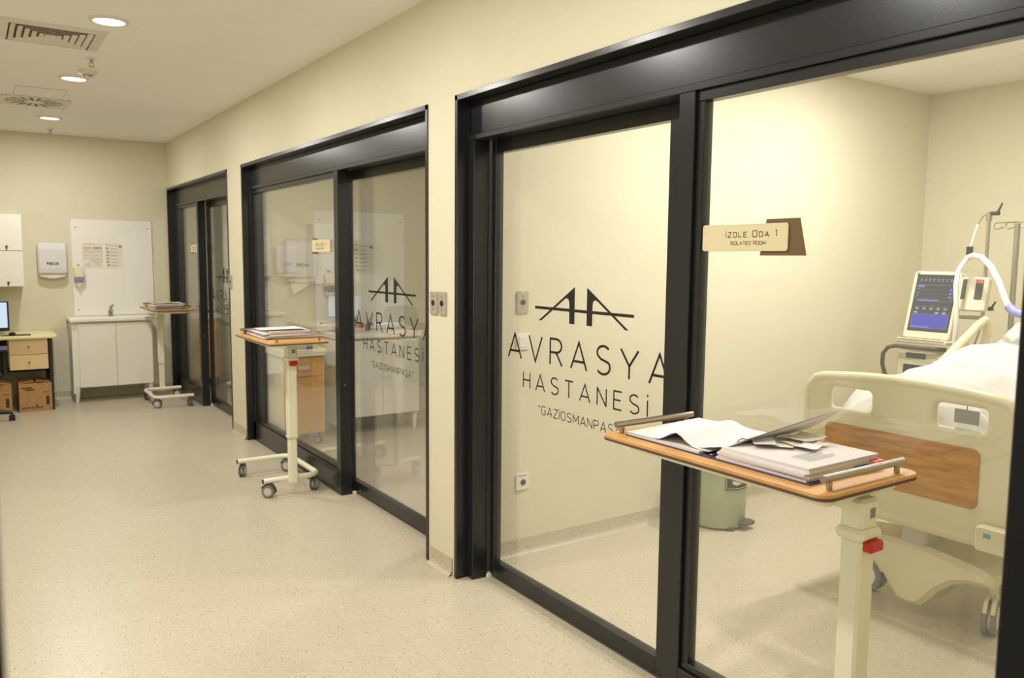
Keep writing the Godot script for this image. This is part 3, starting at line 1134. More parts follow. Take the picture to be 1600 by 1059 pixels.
# ---------------------------------------------------------------- the patient, from tapered bones joined smoothly
func field_mesh(b: Mb, bones: Array, cell: float, blend: float, grow := 0.0) -> void:
	var lo := Vector3.INF
	var hi := -Vector3.INF
	for q in bones:
		var r: float = maxf(q[2], q[3]) + grow + blend + cell * 2.0
		for p in [q[0], q[1]]:
			lo = lo.min(p - Vector3.ONE * r)
			hi = hi.max(p + Vector3.ONE * r)
	var n := Vector3i(((hi - lo) / cell).ceil()) + Vector3i.ONE
	var f := PackedFloat32Array()
	f.resize(n.x * n.y * n.z)
	f.fill(9.0)
	for q in bones:
		var r: float = maxf(q[2], q[3]) + grow + blend + cell * 2.0
		var p0: Vector3 = q[0]
		var d: Vector3 = q[1] - q[0]
		var dd := maxf(d.length_squared(), 1e-9)
		var s := Vector3i(((p0.min(q[1]) - Vector3.ONE * r - lo) / cell).floor()).maxi(0)
		var e := Vector3i(((p0.max(q[1]) + Vector3.ONE * r - lo) / cell).ceil()).min(n - Vector3i.ONE)
		var flat: Vector3 = q[4] if q.size() > 4 else Vector3.ONE
		for i in range(s.x, e.x + 1):
			for j in range(s.y, e.y + 1):
				var at := (i * n.y + j) * n.z
				for k in range(s.z, e.z + 1):
					var p := lo + Vector3(i, j, k) * cell - p0
					var t := clampf(p.dot(d) / dd, 0.0, 1.0)
					var v := ((p - d * t) * flat).length() - lerpf(q[2], q[3], t) - grow
					var o := f[at + k]
					var h := maxf(blend - absf(o - v), 0.0) / blend
					f[at + k] = minf(o, v) - h * h * blend * 0.25
	var ids := {}
	var pts := PackedVector3Array()
	var quads := []
	for i in n.x - 1:
		for j in n.y - 1:
			var at := (i * n.y + j) * n.z
			for k in n.z - 1:
				var v0 := f[at + k]
				var any := 0
				var vals := [v0, f[at + k + 1], f[at + n.z + k], f[at + n.z + k + 1], f[at + n.y * n.z + k], f[at + n.y * n.z + k + 1], f[at + n.y * n.z + n.z + k], f[at + n.y * n.z + n.z + k + 1]]
				for v in vals:
					if v < 0:
						any += 1
				if any == 0 or any == 8:
					continue
				var sum := Vector3.ZERO
				var c := 0
				for m in 8:
					for axis in 3:
						var bit := 1 << axis
						if m & bit:
							continue
						var w := m | bit
						if (vals[m] < 0) != (vals[w] < 0):
							var t: float = vals[m] / (vals[m] - vals[w])
							var off := Vector3((m >> 2) & 1, (m >> 1) & 1, m & 1)
							off[2 - axis] += t
							sum += off
							c += 1
				ids[Vector3i(i, j, k)] = pts.size()
				pts.append(lo + (Vector3(i, j, k) + sum / c) * cell)
	for key in ids:
		var g: Vector3i = key
		var at := (g.x * n.y + g.y) * n.z + g.z
		var here := f[at] < 0
		for axis in 3:
			var step := [n.y * n.z, n.z, 1][axis] as int
			if here == (f[at + step] < 0):
				continue
			var u := Vector3i.ZERO
			var w := Vector3i.ZERO
			u[(axis + 1) % 3] = 1
			w[(axis + 2) % 3] = 1
			if not (ids.has(g - u) and ids.has(g - w) and ids.has(g - u - w)):
				continue
			var a := pts[ids[g]]
			var bb := pts[ids[g - u]]
			var cc := pts[ids[g - u - w]]
			var dd2 := pts[ids[g - w]]
			if here:
				b.quad(a, bb, cc, dd2, true)
			else:
				b.quad(a, dd2, cc, bb, true)


func patient() -> void:
	# own axes: x to the patient's side, y from hips to head, z to the front
	var tilt := deg_to_rad(25)
	var at := Vector3(2.3, 0.878, BED.z)
	var o := thing("person", "patient lying under the white blanket with a breathing hose", "person", at)
	o.basis = Basis(Vector3(0, 0, 1), Vector3(cos(tilt), sin(tilt), 0), Vector3(-sin(tilt), cos(tilt), 0))
	var down := Vector3(0, -cos(tilt), sin(tilt))
	var bones := [
		[Vector3(-0.08, 0.0, 0), Vector3(0.08, 0.0, 0), 0.105, 0.105, Vector3(1, 1, 1.15)],
		[Vector3(0, 0.0, 0), Vector3(0, 0.2, 0.005), 0.115, 0.11, Vector3(0.85, 1, 1.15)],
		[Vector3(0, 0.2, 0.005), Vector3(0, 0.38, 0.0), 0.115, 0.125, Vector3(0.8, 1, 1.15)],
		[Vector3(-0.10, 0.43, -0.01), Vector3(0.10, 0.43, -0.01), 0.07, 0.07],
		[Vector3(0, 0.44, -0.02), Vector3(0, 0.555, 0.0), 0.062, 0.054],
	]
	for s in [-1.0, 1.0]:
		bones.append([Vector3(s * 0.10, 0.44, -0.01), Vector3(s * 0.185, 0.43, -0.015), 0.06, 0.058])
		bones.append([Vector3(s * 0.185, 0.43, -0.015), Vector3(s * 0.235, 0.16, -0.02), 0.052, 0.042])
		var hand := Vector3(s * 0.21, -0.05, 0.05)
		bones.append([Vector3(s * 0.235, 0.16, -0.02), hand, 0.042, 0.028])
		bones.append([hand, hand + down * 0.09, 0.032, 0.034, Vector3(1, 1, 1.5)])
		for k in 4:
			var root := hand + down * 0.085 + Vector3((k - 1.5) * 0.02, 0, 0)
			var long: float = [0.07, 0.08, 0.075, 0.058][k]
			bones.append([root, root + down * long * 0.5, 0.0095, 0.009])
			bones.append([root + down * long * 0.5, root + down * long + Vector3(0, 0, -0.018), 0.009, 0.0078])
		bones.append([hand + down * 0.03 - Vector3(s * 0.025, 0, 0), hand + down * 0.09 - Vector3(s * 0.05, 0, 0), 0.011, 0.009])
		var hip := Vector3(s * 0.095, -0.02, 0)
		var knee := hip + down * 0.42 + Vector3(s * 0.015, 0, 0)
		var ankle := knee + down * 0.30
		bones.append([hip, knee, 0.085, 0.055])
		bones.append([knee, knee + down * 0.12, 0.056, 0.052])
		bones.append([knee + down * 0.12, ankle, 0.052, 0.034])
	var b := Mb.new()
	field_mesh(b, bones, 0.013, 0.035)
	# head on a finer grid
	var h := Vector3(0, 0.67, 0.015)
	var head := [
		[h + Vector3(0, 0.035, -0.015), h + Vector3(0, 0.03, 0.0), 0.086, 0.084, Vector3(1.1, 1, 0.96)],
		[h + Vector3(0, -0.03, 0.03), h + Vector3(0, -0.075, 0.048), 0.062, 0.036],
		[h + Vector3(-0.03, -0.035, 0.04), h + Vector3(0.03, -0.035, 0.04), 0.036, 0.036],
		[h + Vector3(0, 0.012, 0.083), h + Vector3(0, -0.022, 0.104), 0.009, 0.0125],
		[h + Vector3(-0.012, -0.024, 0.094), h + Vector3(0.012, -0.024, 0.094), 0.008, 0.008],
		[h + Vector3(-0.036, 0.026, 0.078), h + Vector3(0.036, 0.026, 0.078), 0.009, 0.009],
		[h + Vector3(-0.018, -0.052, 0.082), h + Vector3(0.018, -0.052, 0.082), 0.006, 0.006],
		[h + Vector3(-0.015, -0.062, 0.080), h + Vector3(0.015, -0.062, 0.080), 0.007, 0.007],
		[h + Vector3(0, -0.10, -0.01), h + Vector3(0, -0.14, -0.02), 0.052, 0.054],
	]
	for s in [-1.0, 1.0]:
		head.append([h + Vector3(s * 0.032, 0.008, 0.074), h + Vector3(s * 0.032, 0.008, 0.076), 0.0125, 0.0125])
		head.append([h + Vector3(s * 0.082, 0.018, -0.012), h + Vector3(s * 0.079, -0.022, -0.004), 0.012, 0.008, Vector3(1.6, 1, 1)])
	field_mesh(b, head, 0.0055, 0.012)
	part("body", b, M.skin, o)
	b = Mb.new()
	field_mesh(b, [[h + Vector3(0, 0.045, -0.03), h + Vector3(0, 0.03, -0.03), 0.088, 0.09, Vector3(1.06, 1, 1)], [h + Vector3(0, 0.085, 0.02), h + Vector3(0, 0.05, -0.02), 0.05, 0.08]], 0.011, 0.02)
	part("hair", b, M.hair, o)
	b = Mb.new()
	var clothed := bones.slice(0, 3)
	clothed.append([Vector3(-0.09, 0.36, -0.005), Vector3(0.09, 0.36, -0.005), 0.092, 0.092])
	field_mesh(b, clothed, 0.014, 0.035, 0.009)
	part("gown", b, M.gown, o)


func ventilator() -> void:
	var at := Vector3(3.2, 0, -2.72)
	var o := thing("ventilator", "cream breathing machine with tall blue screen standing beside the bed", "ventilator", at)
	var t := on_wall(3.08, 1.105, -2.756) * Transform3D(Basis(Vector3.RIGHT, deg_to_rad(-15)), Vector3.ZERO)
	var b := nb(at)
	b.x = b.x * t
	b.prism(Mb.rounded(0.302, 0.44, 0.018, 5, Vector2(0, 0.22)), -0.07, 0.0, 0.006)
	var housing := part("monitor_housing", b, M.device, o)
	b = nb(at)
	b.x = b.x * t
	b.prism(Mb.rounded(0.262, 0.372, 0.004, 3, Vector2(0.005, 0.232)), 0.0, 0.001)
	part("screen_border", b, M.screen_dark, housing)
	b = nb(at)
	b.x = b.x * t
	b.uvquad(Vector3(-0.12, 0.052, 0.002), Vector3(0.13, 0.052, 0.002), Vector3(0.13, 0.412, 0.002), Vector3(-0.12, 0.412, 0.002))
	var sm := mat("screen_picture", Color8(16, 16, 20), 0.25)
	sm.emission_enabled = true
	sm.emission = Color.BLACK
	sm.emission_texture = ventilator_picture()
	sm.emission_energy_multiplier = 1.1
	part("screen", b, sm, housing, "dark screen with white readings and a blue block")
	b = nb(at)
	b.x = b.x * t
	b.prism(Mb.rounded(0.026, 0.011, 0.002, 3, Vector2(-0.125, 0.424)), 0.0, 0.0012)
	part("badge", b, M.green_led, housing, "small green badge")
	b = nb(at)
	b.span(Vector3(3.02, 1.075, -2.915), Vector3(3.16, 1.10, -2.59), 0.006)
	b.span(Vector3(3.015, 1.098, -2.905), Vector3(3.055, 1.106, -2.60), 0.003)
	part("key_shelf", b, M.device, o)
	b = nb(at)
	for k in 4:
		b.span(Vector3(3.024, 1.1055, -2.89 + k * 0.07), Vector3(3.046, 1.108, -2.84 + k * 0.07))
	part("key_strip", b, M.dark_grey, o)
	# side module with keys
	var t2 := on_wall(3.12, 1.40, -2.50) * Transform3D(Basis(Vector3.RIGHT, deg_to_rad(-12)), Vector3.ZERO)
	b = nb(at)
	b.x = b.x * t2
	b.prism(Mb.rounded(0.165, 0.205, 0.014), -0.05, 0.0, 0.004)
	var module := part("key_module", b, M.device, o)
	for q in [[-0.055, 0.026], [0.035, 0.046]]:
		b = nb(at)
		b.x = b.x * t2
		b.prism(Mb.rounded(q[1], 0.125, 0.004, 3, Vector2(q[0], 0.026)), 0.0, 0.0012)
		part("key_panel", b, M.dark_grey, module)
	b = nb(at)
	b.x = b.x * t2
	b.prism(Mb.rounded(0.036, 0.02, 0.004, 3, Vector2(0.035, 0.075)), 0.001, 0.003)
	part("alarm_key", b, M.tab_red, module, "red alarm key")
	# lower unit, handle, trolley
	b = nb(at)
	b.span(Vector3(3.06, 0.74, -2.935), Vector3(3.42, 1.03, -2.61), 0.025)
	var low := part("breathing_unit", b, M.device, o)
	b = nb(at)
	b.span(Vector3(3.055, 0.975, -2.86), Vector3(3.062, 1.01, -2.73), 0.003)
	part("socket_strip", b, M.dark_grey, low)
	b = nb(at)
	b.span(Vector3(3.052, 0.80, -2.885), Vector3(3.062, 0.945, -2.70), 0.004)
	part("module_frame", b, M.pale_grey, low)
	b = nb(at)
	b.span(Vector3(3.049, 0.81, -2.87), Vector3(3.055, 0.935, -2.715), 0.002)
	part("module_window", b, M.screen_dark, low)
	b = nb(at)
	var hp := []
	for p in [[3.08, 1.045, -2.62], [3.02, 1.05, -2.66], [3.0, 1.052, -2.78], [3.0, 1.05, -2.9], [3.02, 1.035, -2.96], [3.04, 0.99, -3.005], [3.06, 0.92, -3.02], [3.08, 0.86, -3.015], [3.1, 0.81, -2.99], [3.12, 0.79, -2.93]]:
		hp.append(Vector3(p[0], p[1], p[2]))
	b.tube(hp, 0.0135, 10)
	part("handle", b, M.dark_grey, o)
	b = nb(at)
	b.span(Vector3(3.16, 0.12, -2.84), Vector3(3.34, 0.745, -2.68), 0.02)
	part("trolley_column", b, M.device, o)
	b = nb(at)
	b.span(Vector3(3.0, 0.09, -2.96), Vector3(3.48, 0.14, -2.58), 0.02)
	part("trolley_base", b, M.device, o)
	for p in [Vector3(3.04, 0, -2.92), Vector3(3.04, 0, -2.62), Vector3(3.44, 0, -2.92), Vector3(3.44, 0, -2.62)]:
		castor(o, p - at, 0.04, 0.03, 0.5, M.dark_grey, M.rubber, M.pale_grey, 0.1)
	# support arm
	b = nb(at)
	b.rod(Vector3(3.2, 1.24, -2.47), Vector3(3.2, 1.88, -2.47), 0.0105)
	b.rod(Vector3(3.2, 1.84, -2.47), Vector3(3.2, 1.89, -2.47), 0.017)
	b.ball(Vector3(3.2, 1.32, -2.47), Vector3.ONE * 0.022, 12)
	b.rod(Vector3(3.2, 1.25, -2.47), Vector3(3.2, 1.25, -2.62), 0.012)
	b.tube([Vector3(3.2, 1.885, -2.47), Vector3(3.19, 1.87, -2.50), Vector3(3.18, 1.82, -2.525)], 0.005, 6)
	b.tube([Vector3(3.2, 1.30, -2.46), Vector3(3.19, 1.16, -2.48), Vector3(3.18, 1.02, -2.52), Vector3(3.2, 0.95, -2.6)], 0.006, 6)
	part("support_arm", b, M.steel, o)
	for q in [[1.883, 0.06], [1.31, 0.045]]:
		b = nb(at)
		b.rod(Vector3(3.2, q[0], -2.47), Vector3(3.19, q[0], -2.41), 0.012)
		b.tube([Vector3(3.19, q[0], -2.42), Vector3(3.19, q[0] + q[1], -2.395)], [0.008, 0.005], 8)
		part("clamp_lever", b, M.black, o)
	b = nb(at)
	b.tube([Vector3(3.18, 1.82, -2.525), Vector3(3.15, 1.74, -2.53), Vector3(3.1, 1.66, -2.525)], 0.0055, 6)
	part("hanger", b, M.hose, o)
	b = nb(at)
	b.span(Vector3(3.08, 1.63, -2.535), Vector3(3.11, 1.685, -2.505), 0.004)
	part("hose_clamp", b, M.black, o)
	b = nb(at)
	var hose := []
	for p in [[3.085, 1.615, -2.525], [3.06, 1.63, -2.48], [3.02, 1.62, -2.41], [2.98, 1.565, -2.335], [2.94, 1.475, -2.265], [2.91, 1.385, -2.215], [2.895, 1.335, -2.18]]:
		hose.append(Vector3(p[0], p[1], p[2]))
	b.tube(hose, 0.0175, 12)
	part("breathing_hose", b, M.hose, o)
	b = nb(at)
	hose = []
	for p in [[3.085, 1.612, -2.525], [3.055, 1.59, -2.53], [3.02, 1.54, -2.54], [2.99, 1.46, -2.535], [2.98, 1.25, -2.515], [2.99, 1.07, -2.52], [3.02, 0.98, -2.57], [3.07, 0.94, -2.64]]:
		hose.append(Vector3(p[0], p[1], p[2]))
	b.tube(hose, 0.014, 10)
	part("breathing_hose", b, M.hose, o)
	b = nb(at)
	b.tube([Vector3(2.9, 1.345, -2.19), Vector3(2.89, 1.315, -2.15), Vector3(2.87, 1.305, -2.09)], [0.024, 0.026, 0.022], 12)
	part("hose_connector", b, M.hose_blue, o, "lilac blue hose connector")
	b = nb(at)
	hose = []
	for p in [[2.872, 1.305, -2.095], [2.855, 1.295, -2.03], [2.835, 1.275, -1.96], [2.825, 1.25, -1.915], [2.823, 1.222, -1.905]]:
		hose.append(Vector3(p[0], p[1], p[2]))
	b.tube(hose, 0.012, 10)
	part("breathing_hose", b, M.hose, o)


func ventilator_picture() -> ImageTexture:
	var im := Image.create(192, 272, false, Image.FORMAT_RGB8)
	im.fill(Color8(58, 56, 66))
	var white := Color8(170, 176, 200)
	var blue := Color8(104, 130, 226)
	for k in 8:
		im.fill_rect(Rect2i(14 + k * 21, 18, 13, 2), white)
		im.fill_rect(Rect2i(16 + k * 21, 22, 8, 8), Color8(120, 124, 150))
	im.fill_rect(Rect2i(8, 47, 176, 1), white)
	im.fill_rect(Rect2i(8, 126, 176, 1), white)
	im.fill_rect(Rect2i(8, 47, 1, 80), white)
	im.fill_rect(Rect2i(183, 47, 1, 80), white)
	im.fill_rect(Rect2i(10, 49, 30, 10), blue)
	for k in 3:
		im.fill_rect(Rect2i(10, 72 + k * 18, 174, 1), Color8(104, 104, 124))
		im.fill_rect(Rect2i(168, 64 + k * 18, 10, 11), blue)
		im.fill_rect(Rect2i(12, 66 + k * 18, 5, 3), white)
	for k in 11:
		im.fill_rect(Rect2i(22 + k * 9, 118, 7, 8), blue)
	for k in 5:
		im.fill_rect(Rect2i(10 + k * 35, 154, 30, 1), white)
		im.fill_rect(Rect2i(16 + k * 35, 160, 15, 9), white)
		im.fill_rect(Rect2i(18 + k * 35, 162, 5, 5), Color8(58, 56, 66))
	for k in [0, 3, 4]:
		im.fill_rect(Rect2i(12 + k * 35, 180, 18, 8), white)
	im.fill_rect(Rect2i(6, 192, 180, 68), white)
	im.fill_rect(Rect2i(7, 193, 178, 66), Color8(58, 68, 178))
	for k in 10:
		im.fill_rect(Rect2i(10 + k * 9, 251, 7, 7), blue)
	return ImageTexture.create_from_image(im)


func drip_pole() -> void:
	var at := Vector3(3.42, 0, -2.405)
	var o := thing("drip_stand", "steel drip pole with wire hooks at the head of the bed", "drip pole", at)
	var b := nb(at)
	b.rod(Vector3(3.42, 0.55, -2.405), Vector3(3.42, 1.20, -2.405), 0.014)
	part("socket_tube", b, M.cream, o)
	b = nb(at)
	b.rod(Vector3(3.42, 1.16, -2.405), Vector3(3.42, 1.83, -2.405), 0.0165)
	part("pole", b, M.steel, o)
	b = nb(at)
	b.rod(Vector3(3.42, 1.15, -2.405), Vector3(3.42, 1.175, -2.405), 0.024)
	part("collar", b, M.pale_grey, o)
	for s in [-1.0, 1.0]:
		for q in [0.15, 0.07]:
			b = nb(at)
			var pts := []
			var dir := Vector3(0.25, 0, s).normalized()
			var p0 := Vector3(3.42, 1.838, -2.405)
			pts.append(p0)
			pts.append(p0 + dir * (q - 0.01))
			for i in 8:
				var a := PI / 2 - PI * 1.15 * (i + 1) / 8.0
				pts.append(p0 + dir * (q - 0.01 + 0.02 * cos(a)) + Vector3.UP * (0.02 * sin(a) - 0.02))
			pts.append(p0 + dir * (q - 0.055) + Vector3.UP * -0.03)
			b.tube(pts, 0.004, 6)
			part("hook", b, M.steel, o)


func waste_bin() -> void:
	var at := Vector3(1.77, 0, -3.245)
	var o := thing("waste_bin", "grey green pedal bin with recycling label by the wall", "bin", at)
	var b := Mb.new()
	b.lathe([Vector2(0, 0.012), Vector2(0.150, 0.012), Vector2(0.158, 0.02), Vector2(0.165, 0.25), Vector2(0.171, 0.46), Vector2(0.177, 0.465), Vector2(0.177, 0.48), Vector2(0.165, 0.485), Vector2(0, 0.485)], 40)
	part("body", b, M.bin_green, o)
	b = Mb.new()
	b.lathe([Vector2(0.179, 0.486), Vector2(0.181, 0.495), Vector2(0.17, 0.525), Vector2(0.10, 0.545), Vector2(0, 0.55)], 40)
	part("lid", b, M.bin_green, o)
	b = Mb.new()
	b.x = Transform3D(Basis(Vector3.RIGHT, -PI / 2), Vector3(0.055, 0.03, 0.165))
	b.prism(Mb.rounded(0.115, 0.075, 0.03), 0.0, 0.02, 0.005)
	part("pedal", b, M.dark_grey, o)
	for a in [PI * 0.86, PI * 1.4, PI * 1.9]:
		b = Mb.new()
		b.x = Transform3D(Basis(Vector3.UP, a), Vector3.ZERO)
		b.box(Vector3(0.142, 0.014, 0), Vector3(0.045, 0.028, 0.055), 0.008)
		part("foot", b, M.dark_grey, o)
	# label wrapped round the front
	b = Mb.new()
	var r := 0.1712
	var mid := -PI / 2 - 0.16
	var half := 0.47
	bent(b, mid, r, -half, half, 0.25, 0.425)
	var lab := part("label", b, M.label_black, o, "black label with white recycling arrows")
	b = Mb.new()
	for q in [[-half + 0.03, -half + 0.045, 0.258, 0.417], [half - 0.045, half - 0.03, 0.258, 0.417], [-half + 0.03, half - 0.03, 0.258, 0.261], [-half + 0.03, half - 0.03, 0.377, 0.380]]:
		bent(b, mid, r + 0.0008, q[0], q[1], q[2], q[3])
	# three arrows chasing round a triangle, and the word above
	for k in 3:
		var a0 := TAU * k / 3.0 + PI / 2
		var c := Vector2(0, 0.315)
		var dir := Vector2.from_angle(a0)
		var side := Vector2(-dir.y, dir.x)
		var shape := [
			PackedVector2Array([c + dir * 0.044 - side * 0.012, c + dir * 0.044 + side * 0.012, c + dir * 0.02 + side * 0.034, c + dir * 0.008 + side * 0.016, c + dir * 0.024 - side * 0.001]),
			PackedVector2Array([c + dir * 0.034 - side * 0.015, c + dir * 0.022 - side * 0.006, c - side * 0.032 + dir * 0.004, c + dir * 0.012 - side * 0.04]),
		]
		for p in shape:
			wrap_poly(b, p, mid, r + 0.0012)
	var word := Mb.new()
	write(word, "EVSEL", Vector2(0, 0.388), 0.022, 0.105, 0.005)
	part("recycling_mark", b, M.label_pale, lab)
	b = Mb.new()
	var arr := word.done().surface_get_arrays(0)
	var vs: PackedVector3Array = arr[Mesh.ARRAY_VERTEX]
	for i in range(0, vs.size(), 3):
		var q := []
		for k in 3:
			q.append(on_drum(Vector2(vs[i + k].x, vs[i + k].y), mid, r + 0.0012))
		b.tri(q[0], q[2], q[1])
	part("lettering", b, M.label_pale, lab)


func on_drum(p: Vector2, mid: float, r: float) -> Vector3:
	var a := mid + p.x / r
	return Vector3(cos(a) * r, p.y, -sin(a) * r)


func wrap_poly(b: Mb, p: PackedVector2Array, mid: float, r: float) -> void:
	var idx := Geometry2D.triangulate_polygon(p)
	for i in range(0, idx.size(), 3):
		b.tri(on_drum(p[idx[i]], mid, r), on_drum(p[idx[i + 1]], mid, r), on_drum(p[idx[i + 2]], mid, r))


func bent(b: Mb, mid: float, r: float, a0: float, a1: float, y0: float, y1: float) -> void:
	var n := 12
	for i in n:
		var u := lerpf(a0, a1, i / float(n)) * r
		var v := lerpf(a0, a1, (i + 1) / float(n)) * r
		b.quad(on_drum(Vector2(u, y0), mid, r), on_drum(Vector2(v, y0), mid, r), on_drum(Vector2(v, y1), mid, r), on_drum(Vector2(u, y1), mid, r), true)


# ---------------------------------------------------------------- sink walls
func sink_cabinet(at: Vector3, width: float, depth: float, label: String) -> void:
	# at: back corner on the floor, with the wall behind at z = at.z
	var o := thing("sink_cabinet", label, "cabinet", at, 0.0, "sink cabinets")
	var b := Mb.new()
	b.span(Vector3(0, 0.17, 0.004), Vector3(width, 0.84, depth - 0.02), 0.003)
	b.span(Vector3(0, 0.10, 0.004), Vector3(0.02, 0.17, depth - 0.02), 0.002)
	part("body", b, M.laminate, o)
	var w := (width - 0.08) / 2
	for k in 2:
		b = Mb.new()
		b.span(Vector3(0.065 + k * (w + 0.004), 0.165, depth - 0.0195), Vector3(0.065 + k * (w + 0.004) + w, 0.848, depth - 0.001), 0.002)
		part("door", b, M.laminate, o)
	b = Mb.new()
	b.span(Vector3(-0.015, 0.868, 0.004), Vector3(width + 0.015, 0.908, depth + 0.02), 0.008)
	part("worktop", b, M.laminate, o)
	b = Mb.new()
	b.span(Vector3(0.01, 0.84, 0.01), Vector3(width - 0.01, 0.868, depth - 0.035))
	part("top_rail", b, M.laminate, o)
	for x in [0.035, width - 0.035]:
		for z in [0.05, depth - 0.045]:
			b = Mb.new()
			b.x = Transform3D(Basis(Vector3.RIGHT, PI / 2), Vector3(x, 0.17, z))
			for i in 1:
				b.tube([Vector3(0, 0, 0), Vector3(0, 0, 0.17)], [0.034, 0.02], 4)
			part("leg", b, M.laminate, o)
	b = Mb.new()
	var f := Vector3(width * 0.52, 0.908, depth * 0.28)
	b.rod(f, f + Vector3(0, 0.055, 0), 0.022, 16)
	b.tube([f + Vector3(0, 0.05, 0), f + Vector3(0, 0.075, 0.02), f + Vector3(0, 0.075, 0.08), f + Vector3(0, 0.06, 0.11)], 0.013, 10)
	b.tube([f + Vector3(0, 0.055, 0), f + Vector3(0.005, 0.10, 0.0), f + Vector3(0.03, 0.125, 0.015)], [0.018, 0.014, 0.008], 10)
	part("tap", b, M.chrome, o, "chrome mixer tap")


func splash_board(at: Vector3, width: float, height: float, label: String) -> void:
	var o := thing("splash_board", label, "board", at, 0.0, "boards behind the sinks")
	var b := Mb.new()
	b.span(Vector3(0, 0, 0.003), Vector3(width, height, 0.014), 0.002)
	part("sheet", b, M.board, o)
	for p in [[0.045, 0.07], [width - 0.045, 0.07], [0.045, height - 0.085], [width - 0.045, height - 0.085]]:
		b = Mb.new()
		b.x = Transform3D(Basis.IDENTITY, Vector3(p[0], p[1], 0.014))
		b.prism(Mb.disc(0.007, 10), 0.0, 0.002)
		part("screw", b, M.screw, o)


func towel_dispenser(at: Vector3, label: String, with_towel: bool) -> void:
	var o := thing("towel_dispenser", label, "dispenser", at, 0.0, "paper towel dispensers")
	var w := 0.272
	var b := Mb.new()
	b.span(Vector3(0.004, 0.0, 0), Vector3(w - 0.004, 0.365, 0.03), 0.006)
	part("back_plate", b, M.dispenser_white, o)
	b = Mb.new()
	b.x = Transform3D(Basis(Vector3(0, 0, 1), Vector3(0, 1, 0), Vector3(-1, 0, 0)), Vector3(w, 0, 0))
	var side := PackedVector2Array([Vector2(0.02, 0.02), Vector2(0.085, 0.035), Vector2(0.102, 0.055), Vector2(0.108, 0.10), Vector2(0.104, 0.30), Vector2(0.094, 0.35), Vector2(0.075, 0.372), Vector2(0.02, 0.38)])
	b.prism(side, 0.0, w, 0.012)
	part("cover", b, M.dispenser_white, o)
	b = Mb.new()
	var lip := PackedVector2Array([Vector2(0.02, 0.03), Vector2(0.02, 0.012), Vector2(0.07, 0.004), Vector2(0.10, -0.008), Vector2(0.17, -0.008), Vector2(0.20, 0.004), Vector2(w - 0.02, 0.012), Vector2(w - 0.02, 0.03)])
	b.prism(lip, 0.012, 0.088, 0.004)
	part("towel_slot", b, M.soap_cream, o)
	b = Mb.new()
	b.x = Transform3D(Basis(Vector3.RIGHT, deg_to_rad(1.2)), Vector3(w / 2, 0, 0.1085))
	write(b, "FOCUS", Vector2(0, 0.142), 0.022, 0.105, 0.0055)
	b.stroke([Vector2(-0.035, 0.153), Vector2(-0.008, 0.153)], 0.003)
	part("lettering", b, M.dark_grey, o)
	b = Mb.new()
	b.span(Vector3(w / 2 - 0.022, 0.095, 0.106), Vector3(w / 2 + 0.022, 0.112, 0.109), 0.001)
	part("sight_window", b, M.soap_cream, o)
	if with_towel:
		b = Mb.new()
		var rows := []
		for i in 7:
			var u := i / 6.0
			rows.append([Vector3(0.04 + 0.19 * u, 0.005, 0.05), Vector3(0.045 + 0.18 * u, -0.035 * (1.0 - u) - 0.005, 0.075 + 0.008 * sin(u * 5.0)), Vector3(0.055 + 0.17 * u, -0.10 * (1.0 - u) - 0.008, 0.085 + 0.012 * sin(u * 4.0))])
		b.sheet(rows)
		part("paper_towel", b, M.paper_cream, o)


func soap_dispenser(at: Vector3, label: String) -> void:
	var o := thing("soap_dispenser", label, "dispenser", at, 0.0, "soap dispensers")
	var b := Mb.new()
	b.x = Transform3D(Basis.IDENTITY, Vector3(0.05, 0.17, 0))
	var top := PackedVector2Array([Vector2(-0.05, 0), Vector2(0.05, 0), Vector2(0.05, 0.10), Vector2(0.042, 0.118), Vector2(0.02, 0.126), Vector2(-0.02, 0.126), Vector2(-0.042, 0.118), Vector2(-0.05, 0.10)])
	b.prism(top, 0.0, 0.085, 0.012)
	part("cover", b, M.soap_cream, o)
	b = Mb.new()
	b.span(Vector3(0.004, 0.125, 0), Vector3(0.096, 0.172, 0.075), 0.008)
	part("soap_tank", b, M.soap_purple, o, "translucent violet grey tank")
	b = Mb.new()
	b.span(Vector3(0.012, 0.085, 0), Vector3(0.088, 0.126, 0.05), 0.006)
	b.rod(Vector3(0.05, 0.09, 0.05), Vector3(0.05, 0.07, 0.052), 0.014)
	part("pump_lever", b, M.white, o)
	b = Mb.new()
	b.x = Transform3D(Basis.IDENTITY, Vector3(0.05, 0.302, 0.0))
	b.prism(Mb.disc(0.01, 12), 0.0, 0.03)
	part("lock", b, M.screw, o)


